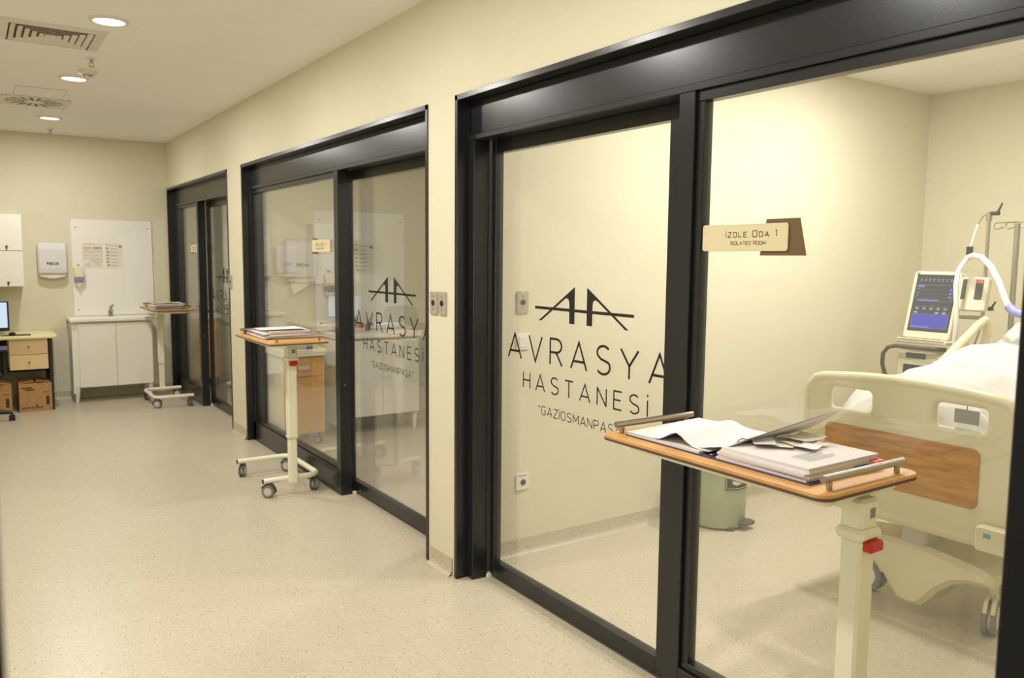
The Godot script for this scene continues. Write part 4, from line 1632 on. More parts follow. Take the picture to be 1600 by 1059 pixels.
func poster(at: Vector3, w: float, h: float, kind: int, label: String) -> void:
	var im := Image.create(96, 128, false, Image.FORMAT_RGB8)
	im.fill(Color8(232, 226, 212))
	var ink := Color8(160, 148, 136)
	if kind == 0:
		im.fill_rect(Rect2i(6, 4, 50, 3), Color8(200, 170, 130))
		for q in [[6, 22, 38, 20, Color8(222, 150, 96)], [50, 22, 40, 20, Color8(120, 120, 176)], [6, 46, 40, 34, ink], [50, 46, 40, 34, ink], [38, 84, 52, 14, ink], [14, 104, 24, 16, ink], [58, 104, 26, 16, ink]]:
			im.fill_rect(Rect2i(q[0], q[1], q[2], q[3]), q[4])
			im.fill_rect(Rect2i(q[0] + 1, q[1] + (6 if q[1] == 22 else 1), q[2] - 2, q[3] - (7 if q[1] == 22 else 2)), Color8(228, 220, 204))
			im.fill_rect(Rect2i(q[0] + 5, q[1] + q[3] / 2, q[2] / 2, 2), ink)
	else:
		im.fill_rect(Rect2i(4, 4, 14, 3), Color8(120, 110, 100))
		im.fill_rect(Rect2i(24, 9, 48, 2), ink)
		im.fill_rect(Rect2i(78, 10, 12, 4), Color8(70, 62, 60))
		im.fill_rect(Rect2i(77, 14, 5, 7), Color8(70, 62, 60))
		im.fill_rect(Rect2i(86, 14, 5, 7), Color8(70, 62, 60))
		for k in 6:
			im.fill_rect(Rect2i(28, 26 + k * 17, 38, 2), ink)
			im.fill_rect(Rect2i(28, 30 + k * 17, 26, 1), Color8(190, 180, 166))
			im.fill_rect(Rect2i(6 + (k % 2) * 4, 20 + k * 17, 14, 11), Color8(190, 180, 164))
			im.fill_rect(Rect2i(9 + (k % 3) * 3, 24 + k * 17, 5, 6), Color8(110, 110, 100))
	var m := mat("poster_print", Color(1, 1, 1), 0.6)
	m.albedo_texture = ImageTexture.create_from_image(im)
	var o := thing("poster", label, "poster", at, 0.0, "posters over the sinks")
	var b := Mb.new()
	b.uvquad(Vector3(0, 0, 0.0012), Vector3(w, 0, 0.0012), Vector3(w, h, 0.0012), Vector3(0, h, 0.0012))
	b.st.set_uv(Vector2(0.01, 0.01))
	b.span(Vector3(0, 0, 0), Vector3(w, h, 0.001))
	part("print", b, m, o)


func locker(at: Vector3, w: float, h: float, depth: float, label: String) -> void:
	# at: middle of the front edge on the floor, facing +z
	var o := thing("bedside_locker", label, "locker", at, 0.0, "bedside lockers")
	var b := Mb.new()
	b.span(Vector3(-w / 2, 0.1, -depth), Vector3(w / 2, h - 0.07, -0.02), 0.004)
	part("body", b, M.cream, o)
	b = Mb.new()
	b.span(Vector3(-w / 2 + 0.015, h - 0.24, -0.022), Vector3(w / 2 - 0.015, h - 0.085, 0), 0.003)
	var dr := part("drawer", b, M.locker_wood, o)
	b = Mb.new()
	b.span(Vector3(-0.05, h - 0.185, 0), Vector3(0.05, h - 0.15, 0.012), 0.005)
	part("handle", b, M.pale_grey, dr)
	b = Mb.new()
	b.span(Vector3(-w / 2 + 0.015, 0.11, -0.022), Vector3(w / 2 - 0.015, h - 0.245, 0), 0.003)
	var dn := part("door", b, M.locker_wood, o)
	b = Mb.new()
	b.span(Vector3(-w / 2 + 0.03, h - 0.33, 0), Vector3(-w / 2 + 0.12, h - 0.30, 0.012), 0.005)
	part("handle", b, M.pale_grey, dn)
	b = Mb.new()
	b.span(Vector3(-w / 2 - 0.015, h - 0.072, -depth - 0.005), Vector3(w / 2 + 0.015, h - 0.045, 0.015), 0.006)
	for q in [[Vector3(-w / 2 - 0.015, h - 0.05, -depth - 0.005), Vector3(w / 2 + 0.015, h, -depth + 0.012)], [Vector3(-w / 2 - 0.015, h - 0.05, -0.002), Vector3(w / 2 + 0.015, h - 0.012, 0.015)], [Vector3(-w / 2 - 0.015, h - 0.05, -depth), Vector3(-w / 2 + 0.002, h - 0.012, 0.012)], [Vector3(w / 2 - 0.002, h - 0.05, -depth), Vector3(w / 2 + 0.015, h - 0.012, 0.012)]]:
		b.span(q[0], q[1], 0.005)
	part("tray_top", b, M.cream, o)
	for x in [-1.0, 1.0]:
		for z in [0.04, depth - 0.05]:
			castor(o, Vector3(x * (w / 2 - 0.05), 0, -z), 0.032, 0.026, 0.4, M.dark_grey, M.rubber, M.pale_grey, 0.1)


func bottle(at: Vector3, r: float, h: float, m: Material, cap: Material, label: String) -> void:
	var o := thing("bottle", label, "bottle", at, 0.0, "bottles on the bedside lockers")
	var b := Mb.new()
	b.lathe([Vector2(0, 0), Vector2(r, 0.002), Vector2(r, h * 0.68), Vector2(r * 0.45, h * 0.8), Vector2(r * 0.45, h * 0.86), Vector2(0, h * 0.86)], 18)
	part("body", b, m, o)
	b = Mb.new()
	b.lathe([Vector2(0, h * 0.83), Vector2(r * 0.55, h * 0.83), Vector2(r * 0.55, h), Vector2(0, h)], 14, false)
	part("cap", b, cap, o)


func carton(at: Vector3, size: Vector3, m: Material, label: String, stripe: Material) -> void:
	var o := thing("carton", label, "carton", at, 0.25)
	var b := Mb.new()
	b.span(Vector3(-size.x / 2, 0, -size.z / 2), Vector3(size.x / 2, size.y, size.z / 2), 0.002)
	part("body", b, m, o)
	b = Mb.new()
	b.span(Vector3(-size.x / 2 + 0.01, size.y * 0.3, size.z / 2 - 0.001), Vector3(size.x / 2 - 0.01, size.y * 0.65, size.z / 2 + 0.0008))
	part("print_band", b, stripe, o)


func isolation_room_two() -> void:
	downlight(Vector3(0.95, CEIL, -4.3), "added unseen round downlight brightening the second isolation room", 2.3, "added fill downlights")  # unseen fill lamp, added to brighten the floor and sink wall
	sink_cabinet(Vector3(0.70, 0, PART2), 0.80, 0.43, "white sink cabinet with two doors inside the second isolation room")
	splash_board(Vector3(0.66, 0.912, PART2), 0.89, 1.09, "white wall board behind the sink inside the second isolation room")
	towel_dispenser(Vector3(0.375, 1.36, PART2), "white towel dispenser with a sheet hanging out inside the second isolation room", true)
	soap_dispenser(Vector3(0.73, 1.15, PART2 + 0.0145), "cream soap dispenser on the board inside the second isolation room")
	poster(Vector3(0.83, 1.44, PART2 + 0.0145), 0.2, 0.27, 0, "hand washing chart in boxes on the board inside the second isolation room")
	poster(Vector3(1.03, 1.43, PART2 + 0.0145), 0.2, 0.28, 1, "hand washing steps sheet on the board inside the second isolation room")
	locker(Vector3(0.345, 0, -6.48), 0.36, 0.83, 0.42, "wooden bedside locker with cream tray top inside the second isolation room")
	bottle(Vector3(0.40, 0.786, -6.70), 0.03, 0.15, M.pale_grey, M.dark_grey, "grey bottle with dark cap on the locker of the second isolation room")
	bottle(Vector3(0.465, 0.786, -6.68), 0.028, 0.12, M.violet, M.white, "violet bottle with white cap on the locker of the second isolation room")
	bottle(Vector3(0.25, 0.786, -6.66), 0.033, 0.13, M.hose, M.pale_grey, "clear white bottle on the locker of the second isolation room")
	carton(Vector3(0.88, 0.909, -6.82), Vector3(0.13, 0.19, 0.09), M.paper_grey, "pale carton with a violet band standing on the sink worktop", M.violet)
	carton(Vector3(1.0, 0.909, -6.88), Vector3(0.10, 0.12, 0.08), M.paper_cream, "short cream carton with a red band standing on the sink worktop", M.tab_red)


func isolation_room_three() -> void:
	downlight(Vector3(1.5, CEIL, -8.4), "added unseen round downlight brightening the end room", 1.0, "added fill downlights")  # added fill lamp out of view, brightens an otherwise unlit room
	locker(Vector3(0.415, 0, -10.12), 0.34, 0.9, 0.42, "wooden bedside locker with cream tray top in the end room")
	carton(Vector3(0.345, 0.857, -10.3), Vector3(0.16, 0.14, 0.14), M.paper, "white supply carton on the locker in the end room", M.tab_red)
	carton(Vector3(0.50, 0.857, -10.32), Vector3(0.12, 0.10, 0.12), M.paper_cream, "small cream supply carton on the locker in the end room", M.tab_blue)


# ---------------------------------------------------------------- end of the corridor
func corridor_end() -> void:
	sink_cabinet(Vector3(-1.06, 0, END), 0.80, 0.37, "white sink cabinet with two doors against the end wall")
	splash_board(Vector3(-0.99, 0.912, END), 0.815, 1.055, "white wall board behind the sink on the end wall")
	towel_dispenser(Vector3(-1.318, 1.335, END), "white towel dispenser with focus lettering on the end wall", false)
	soap_dispenser(Vector3(-0.985, 1.165, END + 0.0145), "cream soap dispenser on the board of the end wall")
	poster(Vector3(-0.888, 1.44, END + 0.0145), 0.205, 0.272, 0, "hand washing chart in boxes on the board of the end wall")
	poster(Vector3(-0.664, 1.43, END + 0.0145), 0.18, 0.282, 1, "hand washing steps sheet on the board of the end wall")
	# wall cupboard
	var at := Vector3(-2.06, 1.25, END)
	var o := thing("wall_cupboard", "white wall cupboard above the desk with two flaps", "cupboard", at)
	var b := Mb.new()
	b.span(Vector3(0, 0, 0), Vector3(0.60, 0.74, 0.27), 0.002)
	part("body", b, M.laminate, o)
	for q in [[0.004, 0.365], [0.371, 0.736]]:
		b = Mb.new()
		b.span(Vector3(0.003, q[0], 0.2705), Vector3(0.597, q[1], 0.288), 0.002)
		var fl := part("flap", b, M.laminate, o)
		b = Mb.new()
		b.x = Transform3D(Basis.IDENTITY, Vector3(0.46, q[0] + 0.04, 0.288))
		b.prism(Mb.disc(0.012, 14), 0.0, 0.006)
		b.rod(Vector3(0, 0, 0.006), Vector3(0, -0.03, 0.012), 0.006, 8)
		part("lock", b, M.dark_grey, fl)
	# desk
	at = Vector3(-2.0, 0, -9.67)
	o = thing("desk", "office desk with pale wooden top and two drawers below", "desk", at)
	b = nb(at)
	b.x = b.x * Transform3D(Basis(Vector3.RIGHT, -PI / 2), Vector3(-2.0, 0.738, -9.68))
	b.prism(Mb.rounded(1.58, 0.66, 0.05, 5), 0.0, 0.03, 0.006)
	part("desk_top", b, M.desk_top, o)
	for x in [-1.275, -2.72]:
		b = nb(at)
		b.span(Vector3(x - 0.02, 0.0, -9.96), Vector3(x + 0.012, 0.738, -9.385), 0.003)
		part("side_panel", b, M.desk_black, o)
	b = nb(at)
	b.span(Vector3(-2.7, 0.35, -9.9), Vector3(-1.3, 0.735, -9.88), 0.002)
	part("modesty_panel", b, M.desk_black, o)
	b = nb(at)
	b.span(Vector3(-1.64, 0.425, -9.85), Vector3(-1.30, 0.735, -9.41), 0.003)
	var un := part("drawer_unit", b, M.desk_front, o)
	for q in [[0.582, 0.733], [0.428, 0.577]]:
		b = nb(at)
		b.span(Vector3(-1.637, q[0], -9.409), Vector3(-1.303, q[1], -9.392), 0.002)
		var dr := part("drawer", b, M.desk_front, o)
		b = nb(at)
		b.ball(Vector3(-1.47, q[0] + 0.075, -9.385), Vector3(0.011, 0.011, 0.012), 10)
		part("knob", b, M.chrome, dr)
	un.set_meta("label", "carcass holding the two drawers")
	# monitor, mouse, pad
	at = Vector3(-1.85, 0.768, -9.72)
	o = thing("monitor", "black computer monitor with bright screen on the desk", "monitor", at)
	b = nb(at)
	b.span(Vector3(-2.09, 0.80, -9.74), Vector3(-1.612, 1.105, -9.705), 0.006)
	part("housing", b, M.black, o)
	b = nb(at)
	b.span(Vector3(-2.075, 0.835, -9.706), Vector3(-1.628, 1.092, -9.7035))
	part("screen", b, M.screen_glow, o)
	b = nb(at)
	b.span(Vector3(-1.875, 0.785, -9.77), Vector3(-1.825, 0.95, -9.74), 0.004)
	b.span(Vector3(-1.96, 0.768, -9.82), Vector3(-1.74, 0.78, -9.64), 0.004)
	part("stand", b, M.black, o)
	at = Vector3(-1.6, 0.771, -9.52)
	o = thing("mouse", "black computer mouse beside the monitor", "mouse", at)
	b = Mb.new()
	b.ball(Vector3(0, 0.012, 0), Vector3(0.032, 0.022, 0.052), 14)
	part("shell", b, M.black, o)
	o = thing("mouse_pad", "thin dark pad under the computer mouse", "pad", Vector3(-1.59, 0.768, -9.52))
	b = Mb.new()
	b.span(Vector3(-0.11, 0, -0.09), Vector3(0.15, 0.003, 0.09))
	part("pad_sheet", b, M.dark_grey, o)
	o = thing("keyboard", "flat black keyboard in front of the monitor", "keyboard", Vector3(-1.95, 0.768, -9.5))
	b = Mb.new()
	b.span(Vector3(-0.21, 0, -0.07), Vector3(0.21, 0.012, 0.07), 0.003)
	var kb := part("base_plate", b, M.black, o)
	b = Mb.new()
	for r in 4:
		for k in 13:
			b.span(Vector3(-0.2 + k * 0.031, 0.012, -0.06 + r * 0.032), Vector3(-0.174 + k * 0.031, 0.017, -0.034 + r * 0.032))
	part("keys", b, M.dark_grey, kb)
	# cartons below the desk
	for q in [[-1.43, "brown cardboard box with black print beside the desk panel"], [-1.78, "brown cardboard box with black print behind the office chair base"]]:
		at = Vector3(q[0], 0, -9.55)
		o = thing("cardboard_box", q[1], "box", at, 0.0, "cardboard boxes under the desk")
		b = Mb.new()
		b.span(Vector3(-0.145, 0, -0.17), Vector3(0.145, 0.285, 0.17), 0.003)
		part("body", b, M.cardboard, o)
		b = Mb.new()
		for s in [-1.0, 1.0]:
			b.x = Transform3D(Basis(Vector3.BACK, s * -0.12), Vector3(s * 0.144, 0.286, 0))
			b.span(Vector3(-0.135 if s > 0 else 0.0, 0, -0.168), Vector3(0.0 if s > 0 else 0.135, 0.004, 0.168))
		part("flaps", b, M.cardboard, o)
		b = Mb.new()
		b.span(Vector3(-0.12, 0.235, 0.1695), Vector3(-0.03, 0.247, 0.1706))
		b.span(Vector3(-0.09, 0.215, 0.1695), Vector3(-0.01, 0.228, 0.1706))
		b.span(Vector3(0.09, 0.06, 0.1695), Vector3(0.12, 0.15, 0.1706))
		for k in 9:
			b.span(Vector3(-0.12 + k * 0.02, 0.03, 0.1695), Vector3(-0.107 + k * 0.02, 0.045 + 0.025 * (1 if k == 6 else 0), 0.1706))
		part("print", b, M.box_print, o)
		b = Mb.new()
		b.span(Vector3(0.065, 0.185, 0.1695), Vector3(0.12, 0.2, 0.1707))
		part("print_stamp", b, M.box_red, o)
	office_chair(Vector3(-2.0, 0, -8.98))


func office_chair(at: Vector3) -> void:
	var o := thing("office_chair", "black swivel office chair with armrests at the desk", "chair", at, PI)
	var b := Mb.new()
	b.x = Transform3D(Basis(Vector3.RIGHT, -PI / 2), Vector3(0, 0.42, 0))
	b.prism(Mb.rounded(0.48, 0.46, 0.1, 6), 0.0, 0.075, 0.02)
	part("seat", b, M.chair_fabric, o)
	b = Mb.new()
	b.x = Transform3D(Basis(Vector3.RIGHT, deg_to_rad(8)), Vector3(0, 0.52, -0.24))
	b.prism(Mb.rounded(0.44, 0.46, 0.1, 6, Vector2(0, 0.26)), -0.03, 0.03, 0.018)
	b.x = Transform3D.IDENTITY
	b.tube([Vector3(0, 0.41, -0.1), Vector3(0, 0.42, -0.26), Vector3(0, 0.6, -0.28)], 0.02, 8)
	part("backrest", b, M.chair_fabric, o)
	for s in [-1.0, 1.0]:
		b = Mb.new()
		b.tube([Vector3(s * 0.18, 0.40, 0.02), Vector3(s * 0.29, 0.41, 0.02), Vector3(s * 0.305, 0.46, 0.02), Vector3(s * 0.305, 0.68, 0.02)], 0.02, 8)
		var arm := part("armrest", b, M.desk_black, o)
		b = Mb.new()
		b.span(Vector3(s * 0.305 - 0.04, 0.675, -0.12), Vector3(s * 0.305 + 0.04, 0.705, 0.15), 0.012)
		part("arm_pad", b, M.navy, arm)
	b = Mb.new()
	b.rod(Vector3(0, 0.09, 0), Vector3(0, 0.42, 0), 0.026)
	part("gas_lift", b, M.black, o)
	b = Mb.new()
	for k in 5:
		var a := TAU * k / 5.0 + 0.06 + PI
		b.tube([Vector3(0, 0.105, 0), Vector3(cos(a) * 0.3, 0.085, sin(a) * 0.3), Vector3(cos(a) * 0.345, 0.08, sin(a) * 0.345)], [0.03, 0.02, 0.016], 8)
	part("star_base", b, M.black, o)
	for k in 5:
		var a := TAU * k / 5.0 + 0.06 + PI
		castor(o, Vector3(cos(a) * 0.345, 0, sin(a) * 0.345), 0.028, 0.045, a, M.black, M.black, M.black, 0.08)


# ---------------------------------------------------------------- ceiling
func ceiling_fittings() -> void:
	for q in [[-1.82, 1.0, "before the front of the bed room"], [-3.42, 0.9, "before the wall with two button plates"], [-5.0, 1.0, "beside the square louvred air diffuser"], [-6.75, 1.0, "touching the smoke detector"], [-8.82, 0.84, "between the swirl diffuser and the end wall"]]:
		downlight(Vector3(-1.235, CEIL, q[0]), "round glowing downlight in the corridor ceiling " + q[2], CORRIDOR_LAMP * q[1], "corridor downlights")
	downlight(Vector3(-1.6, CEIL, 1.2), "added unseen round downlight behind the open doorway", 0.8, "added lobby downlights")  # lamp added so the space behind the camera is not black
	# square louvred air outlet
	var o := thing("air_diffuser", "square white air diffuser with nested louvres beside the downlight", "vent", Vector3(-1.475, CEIL, -5.53))
	var b := Mb.new()
	duct(b, 0.215)
	part("duct_collar", b, M.vent_white, o)
	frustum(o, "flange", 0.275, -0.001, 0.215, -0.012)
	for k in 5:
		var r := 0.205 - k * 0.037
		frustum(o, "louvre", r, -0.013, r - 0.026, -0.0035)
	b = Mb.new()
	b.span(Vector3(-0.028, -0.012, -0.028), Vector3(0.028, -0.005, 0.028), 0.002)
	part("centre_plate", b, M.vent_white, o)
	# swirl outlet with radial slots
	o = thing("swirl_diffuser", "white swirl air diffuser with radial dark slots", "vent", Vector3(-1.41, CEIL, -8.0))
	b = Mb.new()
	duct(b, 0.22)
	part("duct_collar", b, M.vent_white, o)
	var n := 18
	b = Mb.new()
	b.x = Transform3D(Basis(Vector3.RIGHT, PI / 2), Vector3(0, 0, 0))
	for k in n:
		var a0 := TAU * k / n
		var a1 := TAU * (k + 1) / n
		var c := TAU / n
		var w := PackedVector2Array()
		for q in [[0.075, 0.1], [0.215, 0.05]]:
			w.append(Vector2.from_angle(a0 + q[1] * 1.2) * q[0])
		for q in [[0.215, 0.05], [0.075, 0.1]]:
			w.append(Vector2.from_angle(a1 - q[1] * 1.2) * q[0])
		b.prism(w, 0.0021, 0.0026)
		# outer border out to the square plate
		var e0 := Vector2.from_angle(a0)
		var e1 := Vector2.from_angle(a1)
		b.prism(PackedVector2Array([e0 * 0.215, on_square(e0, 0.26), on_square(e1, 0.26), e1 * 0.215]), 0.0021, 0.0026)
	b.prism(Mb.disc(0.0755, 18), 0.0021, 0.0026)
	part("face_plate", b, M.vent_white, o)
	for sx in [-1.0, 1.0]:
		for sz in [-1.0, 1.0]:
			b = Mb.new()
			b.x = Transform3D(Basis(Vector3.RIGHT, PI / 2), Vector3(sx * 0.235, 0, sz * 0.235))
			b.prism(Mb.disc(0.008, 10), 0.003, 0.0045)
			part("screw", b, M.screw, o)
	o = thing("access_panel", "flat white access panel in the ceiling beside the swirl diffuser", "panel", Vector3(-1.40, CEIL, -7.5))
	b = Mb.new()
	b.span(Vector3(-0.175, -0.0015, -0.2), Vector3(0.175, 0, 0.2))
	part("frame", b, M.steel, o)
	b = Mb.new()
	b.span(Vector3(-0.171, -0.004, -0.196), Vector3(0.171, -0.001, 0.196), 0.001)
	part("cover", b, M.ceiling_paint, o)
	# smoke detector
	o = thing("smoke_detector", "round white smoke detector with dark slits on the ceiling", "detector", Vector3(-1.18, CEIL, -6.43))
	b = Mb.new()
	b.lathe([Vector2(0, -0.05), Vector2(0.018, -0.05), Vector2(0.022, -0.046)], 28)
	b.lathe([Vector2(0.034, -0.03), Vector2(0.05, -0.024), Vector2(0.06, -0.012), Vector2(0.062, 0.0)], 28)
	part("shell", b, M.vent_white, o)
	b = Mb.new()
	b.lathe([Vector2(0.01, -0.048), Vector2(0.01, -0.012), Vector2(0.036, -0.01)], 24)
	part("chamber", b, M.vent_white, o)
	b = Mb.new()
	for k in 12:
		var a := TAU * k / 12
		b.tube([Vector3(cos(a) * 0.021, -0.047, sin(a) * 0.021), Vector3(cos(a) * 0.036, -0.028, sin(a) * 0.036)], 0.003, 5)
	part("cage", b, M.vent_white, o)
	for q in [[Vector3(-1.205, CEIL, -6.02), "small sprinkler head in the ceiling beside the square air diffuser"], [Vector3(-1.17, CEIL, -9.62), "small sprinkler head in the ceiling by the end wall"]]:
		o = thing("sprinkler", q[1], "sprinkler", q[0], 0.0, "ceiling sprinklers")
		b = Mb.new()
		b.lathe([Vector2(0, -0.008), Vector2(0.02, -0.008), Vector2(0.034, -0.003), Vector2(0.036, 0)], 20)
		part("rosette", b, M.vent_white, o)
		b = Mb.new()
		b.rod(Vector3(0, -0.03, 0), Vector3(0, 0, 0), 0.009)
		b.tube([Vector3(-0.012, -0.026, 0), Vector3(-0.014, -0.04, 0), Vector3(0, -0.052, 0), Vector3(0.014, -0.04, 0), Vector3(0.012, -0.026, 0)], 0.003, 6)
		part("body", b, M.steel, o)
		b = Mb.new()
		b.lathe([Vector2(0, -0.056), Vector2(0.018, -0.055), Vector2(0.018, -0.052), Vector2(0, -0.052)], 16, false)
		part("deflector", b, M.steel, o)


# open box above a hole of the ceiling
func duct(b: Mb, r: float) -> void:
	var t := 0.004
	for s in [-1.0, 1.0]:
		b.span(Vector3(s * r - s * t, 0.001, -r), Vector3(s * r, 0.34, r))
		b.span(Vector3(-r, 0.001, s * r - s * t), Vector3(r, 0.34, s * r))
	b.span(Vector3(-r, 0.34, -r), Vector3(r, 0.35, r))


func on_square(d: Vector2, half: float) -> Vector2:
	return d * half / maxf(absf(d.x), absf(d.y))


# sloping square ring from half-width r0 at height y0 to r1 at y1
func frustum(o: Node3D, called: String, r0: float, y0: float, r1: float, y1: float) -> void:
	var b := Mb.new()
	var t := 0.002
	for k in 4:
		b.x = Transform3D(Basis(Vector3.UP, PI / 2 * k), Vector3.ZERO)
		var p := [Vector3(-r0, y0, r0), Vector3(r0, y0, r0), Vector3(r1, y1, r1), Vector3(-r1, y1, r1)]
		b.quad(p[0], p[3], p[2], p[1])
		var u := Vector3(0, t, 0)
		b.quad(p[0] + u, p[1] + u, p[2] + u, p[3] + u)
		b.quad(p[0], p[1], p[1] + u, p[0] + u)
		b.quad(p[3], p[3] + u, p[2] + u, p[2])
	part(called, b, M.vent_white, o)


# ---------------------------------------------------------------- buttons and sockets
func button_plate(at: Transform3D, label: String) -> void:
	var o := thing("button_plate", label, "button", at.origin, 0.0, "door button plates")
	o.basis = at.basis
	var b := Mb.new()
	b.prism(Mb.rounded(0.074, 0.115, 0.006, 4), 0.0, 0.009, 0.0015)
	part("plate", b, M.steel_plate, o)
	b = Mb.new()
	b.prism(Mb.disc(0.0145, 20), 0.009, 0.012)
	part("sensor", b, M.black, o, "round black sensor button")
	b = Mb.new()
	for s in [-1.0, 1.0]:
		b.stroke([Vector2(-0.004, s * 0.030), Vector2(0, s * 0.037), Vector2(0.004, s * 0.030)], 0.002, 0.0094)
		b.stroke([Vector2(0, s * 0.022), Vector2(0, s * 0.036)], 0.002, 0.0094)
	part("marking", b, M.dark_grey, o)


func wall_fittings() -> void:
	button_plate(on_wall(0.006, 1.363, -3.586), "steel button plate beside the sliding door of the second room")
	button_plate(on_wall(0.006, 1.3645, -3.497), "steel button plate beside the dark frame of the first room")
	button_plate(on_wall(0.006, 1.358, -7.375), "steel button plate beside the sliding door of the end room")
	button_plate(Transform3D(Basis.IDENTITY, Vector3(0.455, 1.362, PART1)), "steel button plate on the cream wall inside the first room")
	var o := thing("light_switch", "white rocker light switch below the button plate inside the first room", "switch", Vector3(0.46, 1.155, PART1))
	var b := Mb.new()
	b.prism(Mb.rounded(0.084, 0.084, 0.006, 4), 0.0, 0.009, 0.002)
	part("plate", b, M.white, o)
	b = Mb.new()
	b.x = Transform3D(Basis(Vector3.RIGHT, 0.06), Vector3(0, 0, 0.009))
	b.prism(Mb.rounded(0.056, 0.056, 0.003, 3), -0.002, 0.004, 0.001)
	part("rocker", b, M.white, o)
	o = thing("power_socket", "white wall socket with a scribbled paper strip inside the first room", "socket", Vector3(0.465, 0.402, PART1))
	b = Mb.new()
	b.prism(Mb.rounded(0.084, 0.084, 0.006, 4), 0.0, 0.010, 0.002)
	part("plate", b, M.white, o)
	b = Mb.new()
	b.x = Transform3D(Basis(Vector3.RIGHT, PI / 2), Vector3(0.002, -0.004, 0.0102))
	b.lathe([Vector2(0, -0.0002), Vector2(0.016, -0.0002), Vector2(0.0195, 0.0015), Vector2(0.022, 0.0015), Vector2(0.022, 0)], 24, false)
	part("well", b, M.pale_grey, o)
	b = Mb.new()
	for s in [-1.0, 1.0]:
		b.x = Transform3D(Basis.IDENTITY, Vector3(0.002 + s * 0.0085, -0.004, 0.0104))
		b.prism(Mb.disc(0.0028, 8), 0.0, 0.0006)
	part("pin_hole", b, M.dark_grey, o)
	b = Mb.new()
	b.span(Vector3(-0.04, 0.022, 0.0095), Vector3(0.034, 0.05, 0.0112))
	part("paper_strip", b, M.paper, o)
	b = Mb.new()
	var scribble := []
	for i in 16:
		scribble.append(Vector2(-0.03 + i * 0.0036, 0.034 + 0.005 * sin(i * 2.3) + 0.002 * sin(i * 1.1)))
	b.stroke(scribble, 0.0022, 0.0116, 0.0002)
	part("handwriting", b, M.dark_grey, o)


# ---------------------------------------------------------------- overbed tables and their papers
func overbed_table(at: Vector3, h: float, pz: float, turn: float, label: String) -> void:
	var o := thing("overbed_table", label, "table", at, turn, "overbed tables standing before the room fronts")
	var w := 0.40
	var l := 0.785
	var flat := Transform3D(Basis(Vector3.RIGHT, -PI / 2), Vector3(0, h - 0.016, 0))
	var b := Mb.new()
	b.x = flat
	b.prism(Mb.rounded(w, l, 0.035, 6), 0.004, 0.016, 0.001)
	part("table_top", b, M.beech, o)
	b = Mb.new()
	b.x = flat
	b.prism(Mb.rounded(w + 0.003, l + 0.003, 0.036, 6), 0.0, 0.0075, 0.001)
	part("edge_band", b, M.edge_brown, o)
	b = Mb.new()
	b.span(Vector3(-w * 0.36, h - 0.045, -l * 0.42), Vector3(w * 0.36, h - 0.0165, minf(pz + 0.035, l * 0.46)), 0.008)
	part("support_frame", b, M.cream, o)
	for s in [-1.0, 1.0]:
		b = Mb.new()
		var z: float = s * (l / 2 - 0.032)
		b.rod(Vector3(-0.165, h + 0.028, z), Vector3(0.165, h + 0.028, z), 0.0095, 14)
		for x in [-0.14, 0.14]:
			b.rod(Vector3(x, h, z), Vector3(x, h + 0.024, z), 0.007, 10)
		part("rail", b, M.chrome, o)
	# column: neck, collar with release lever, sleeve and foot
	b = Mb.new()
	b.span(Vector3(-0.036, h - 0.118, pz - 0.03), Vector3(0.036, h - 0.04, pz + 0.03), 0.008)
	var neck := part("neck", b, M.cream, o)
	b = Mb.new()
	b.span(Vector3(-0.002, h - 0.088, pz + 0.0295), Vector3(0.02, h - 0.063, pz + 0.0306))
	part("type_label", b, M.print_grey, neck)
	b = Mb.new()
	b.span(Vector3(-0.044, h - 0.142, pz - 0.038), Vector3(0.044, h - 0.113, pz + 0.038), 0.008)
	part("collar", b, M.cream, o)
	b = Mb.new()
	b.span(Vector3(-0.022, h - 0.168, pz + 0.018), Vector3(0.03, h - 0.14, pz + 0.052), 0.005)
	part("release_lever", b, M.red, o, "red release lever")
	b = Mb.new()
	b.span(Vector3(-0.032, 0.40, pz - 0.028), Vector3(0.032, h - 0.14, pz + 0.028), 0.007)
	part("sleeve", b, M.cream, o)
	b = Mb.new()
	b.span(Vector3(-0.034, 0.385, pz - 0.03), Vector3(0.034, 0.41, pz + 0.03), 0.006)
	part("sleeve_ring", b, M.bed_cream, o)
	b = Mb.new()
	b.span(Vector3(-0.027, 0.085, pz - 0.023), Vector3(0.027, 0.40, pz + 0.023), 0.006)
	part("inner_column", b, M.cream, o)
	# U shaped tube base
	var far := pz - 0.64
	var pts := [Vector3(-0.19, 0.112, pz - 0.03), Vector3(0.11, 0.112, pz - 0.03)]
	for i in 7:
		var a := PI / 2 * i / 6.0
		pts.append(Vector3(0.12 + 0.07 * sin(a), 0.112, pz - 0.03 - 0.07 * (1 - cos(a))))
	for i in 7:
		var a := PI / 2 * i / 6.0
		pts.append(Vector3(0.19 - 0.07 * (1 - cos(a)), 0.112, far + 0.07 - 0.07 * sin(a)))
	pts.append(Vector3(-0.19, 0.112, far))
	b = Mb.new()
	b.tube(pts, 0.0185, 12)
	part("base_tube", b, M.cream, o)
	for z in [pz - 0.03, far]:
		b = Mb.new()
		b.rod(Vector3(-0.194, 0.112, z), Vector3(-0.186, 0.112, z), 0.0165, 12)
		part("end_cap", b, M.black, o)
	var k := 0
	for p in [Vector3(-0.155, 0, pz - 0.03), Vector3(0.165, 0, pz - 0.05), Vector3(-0.155, 0, far), Vector3(0.165, 0, far + 0.02)]:
		castor(o, p, 0.042, 0.04, [0.9, 2.4, 2.6, 1.0][k], M.dark_grey, M.rubber, M.pale_grey, 0.1)
		k += 1


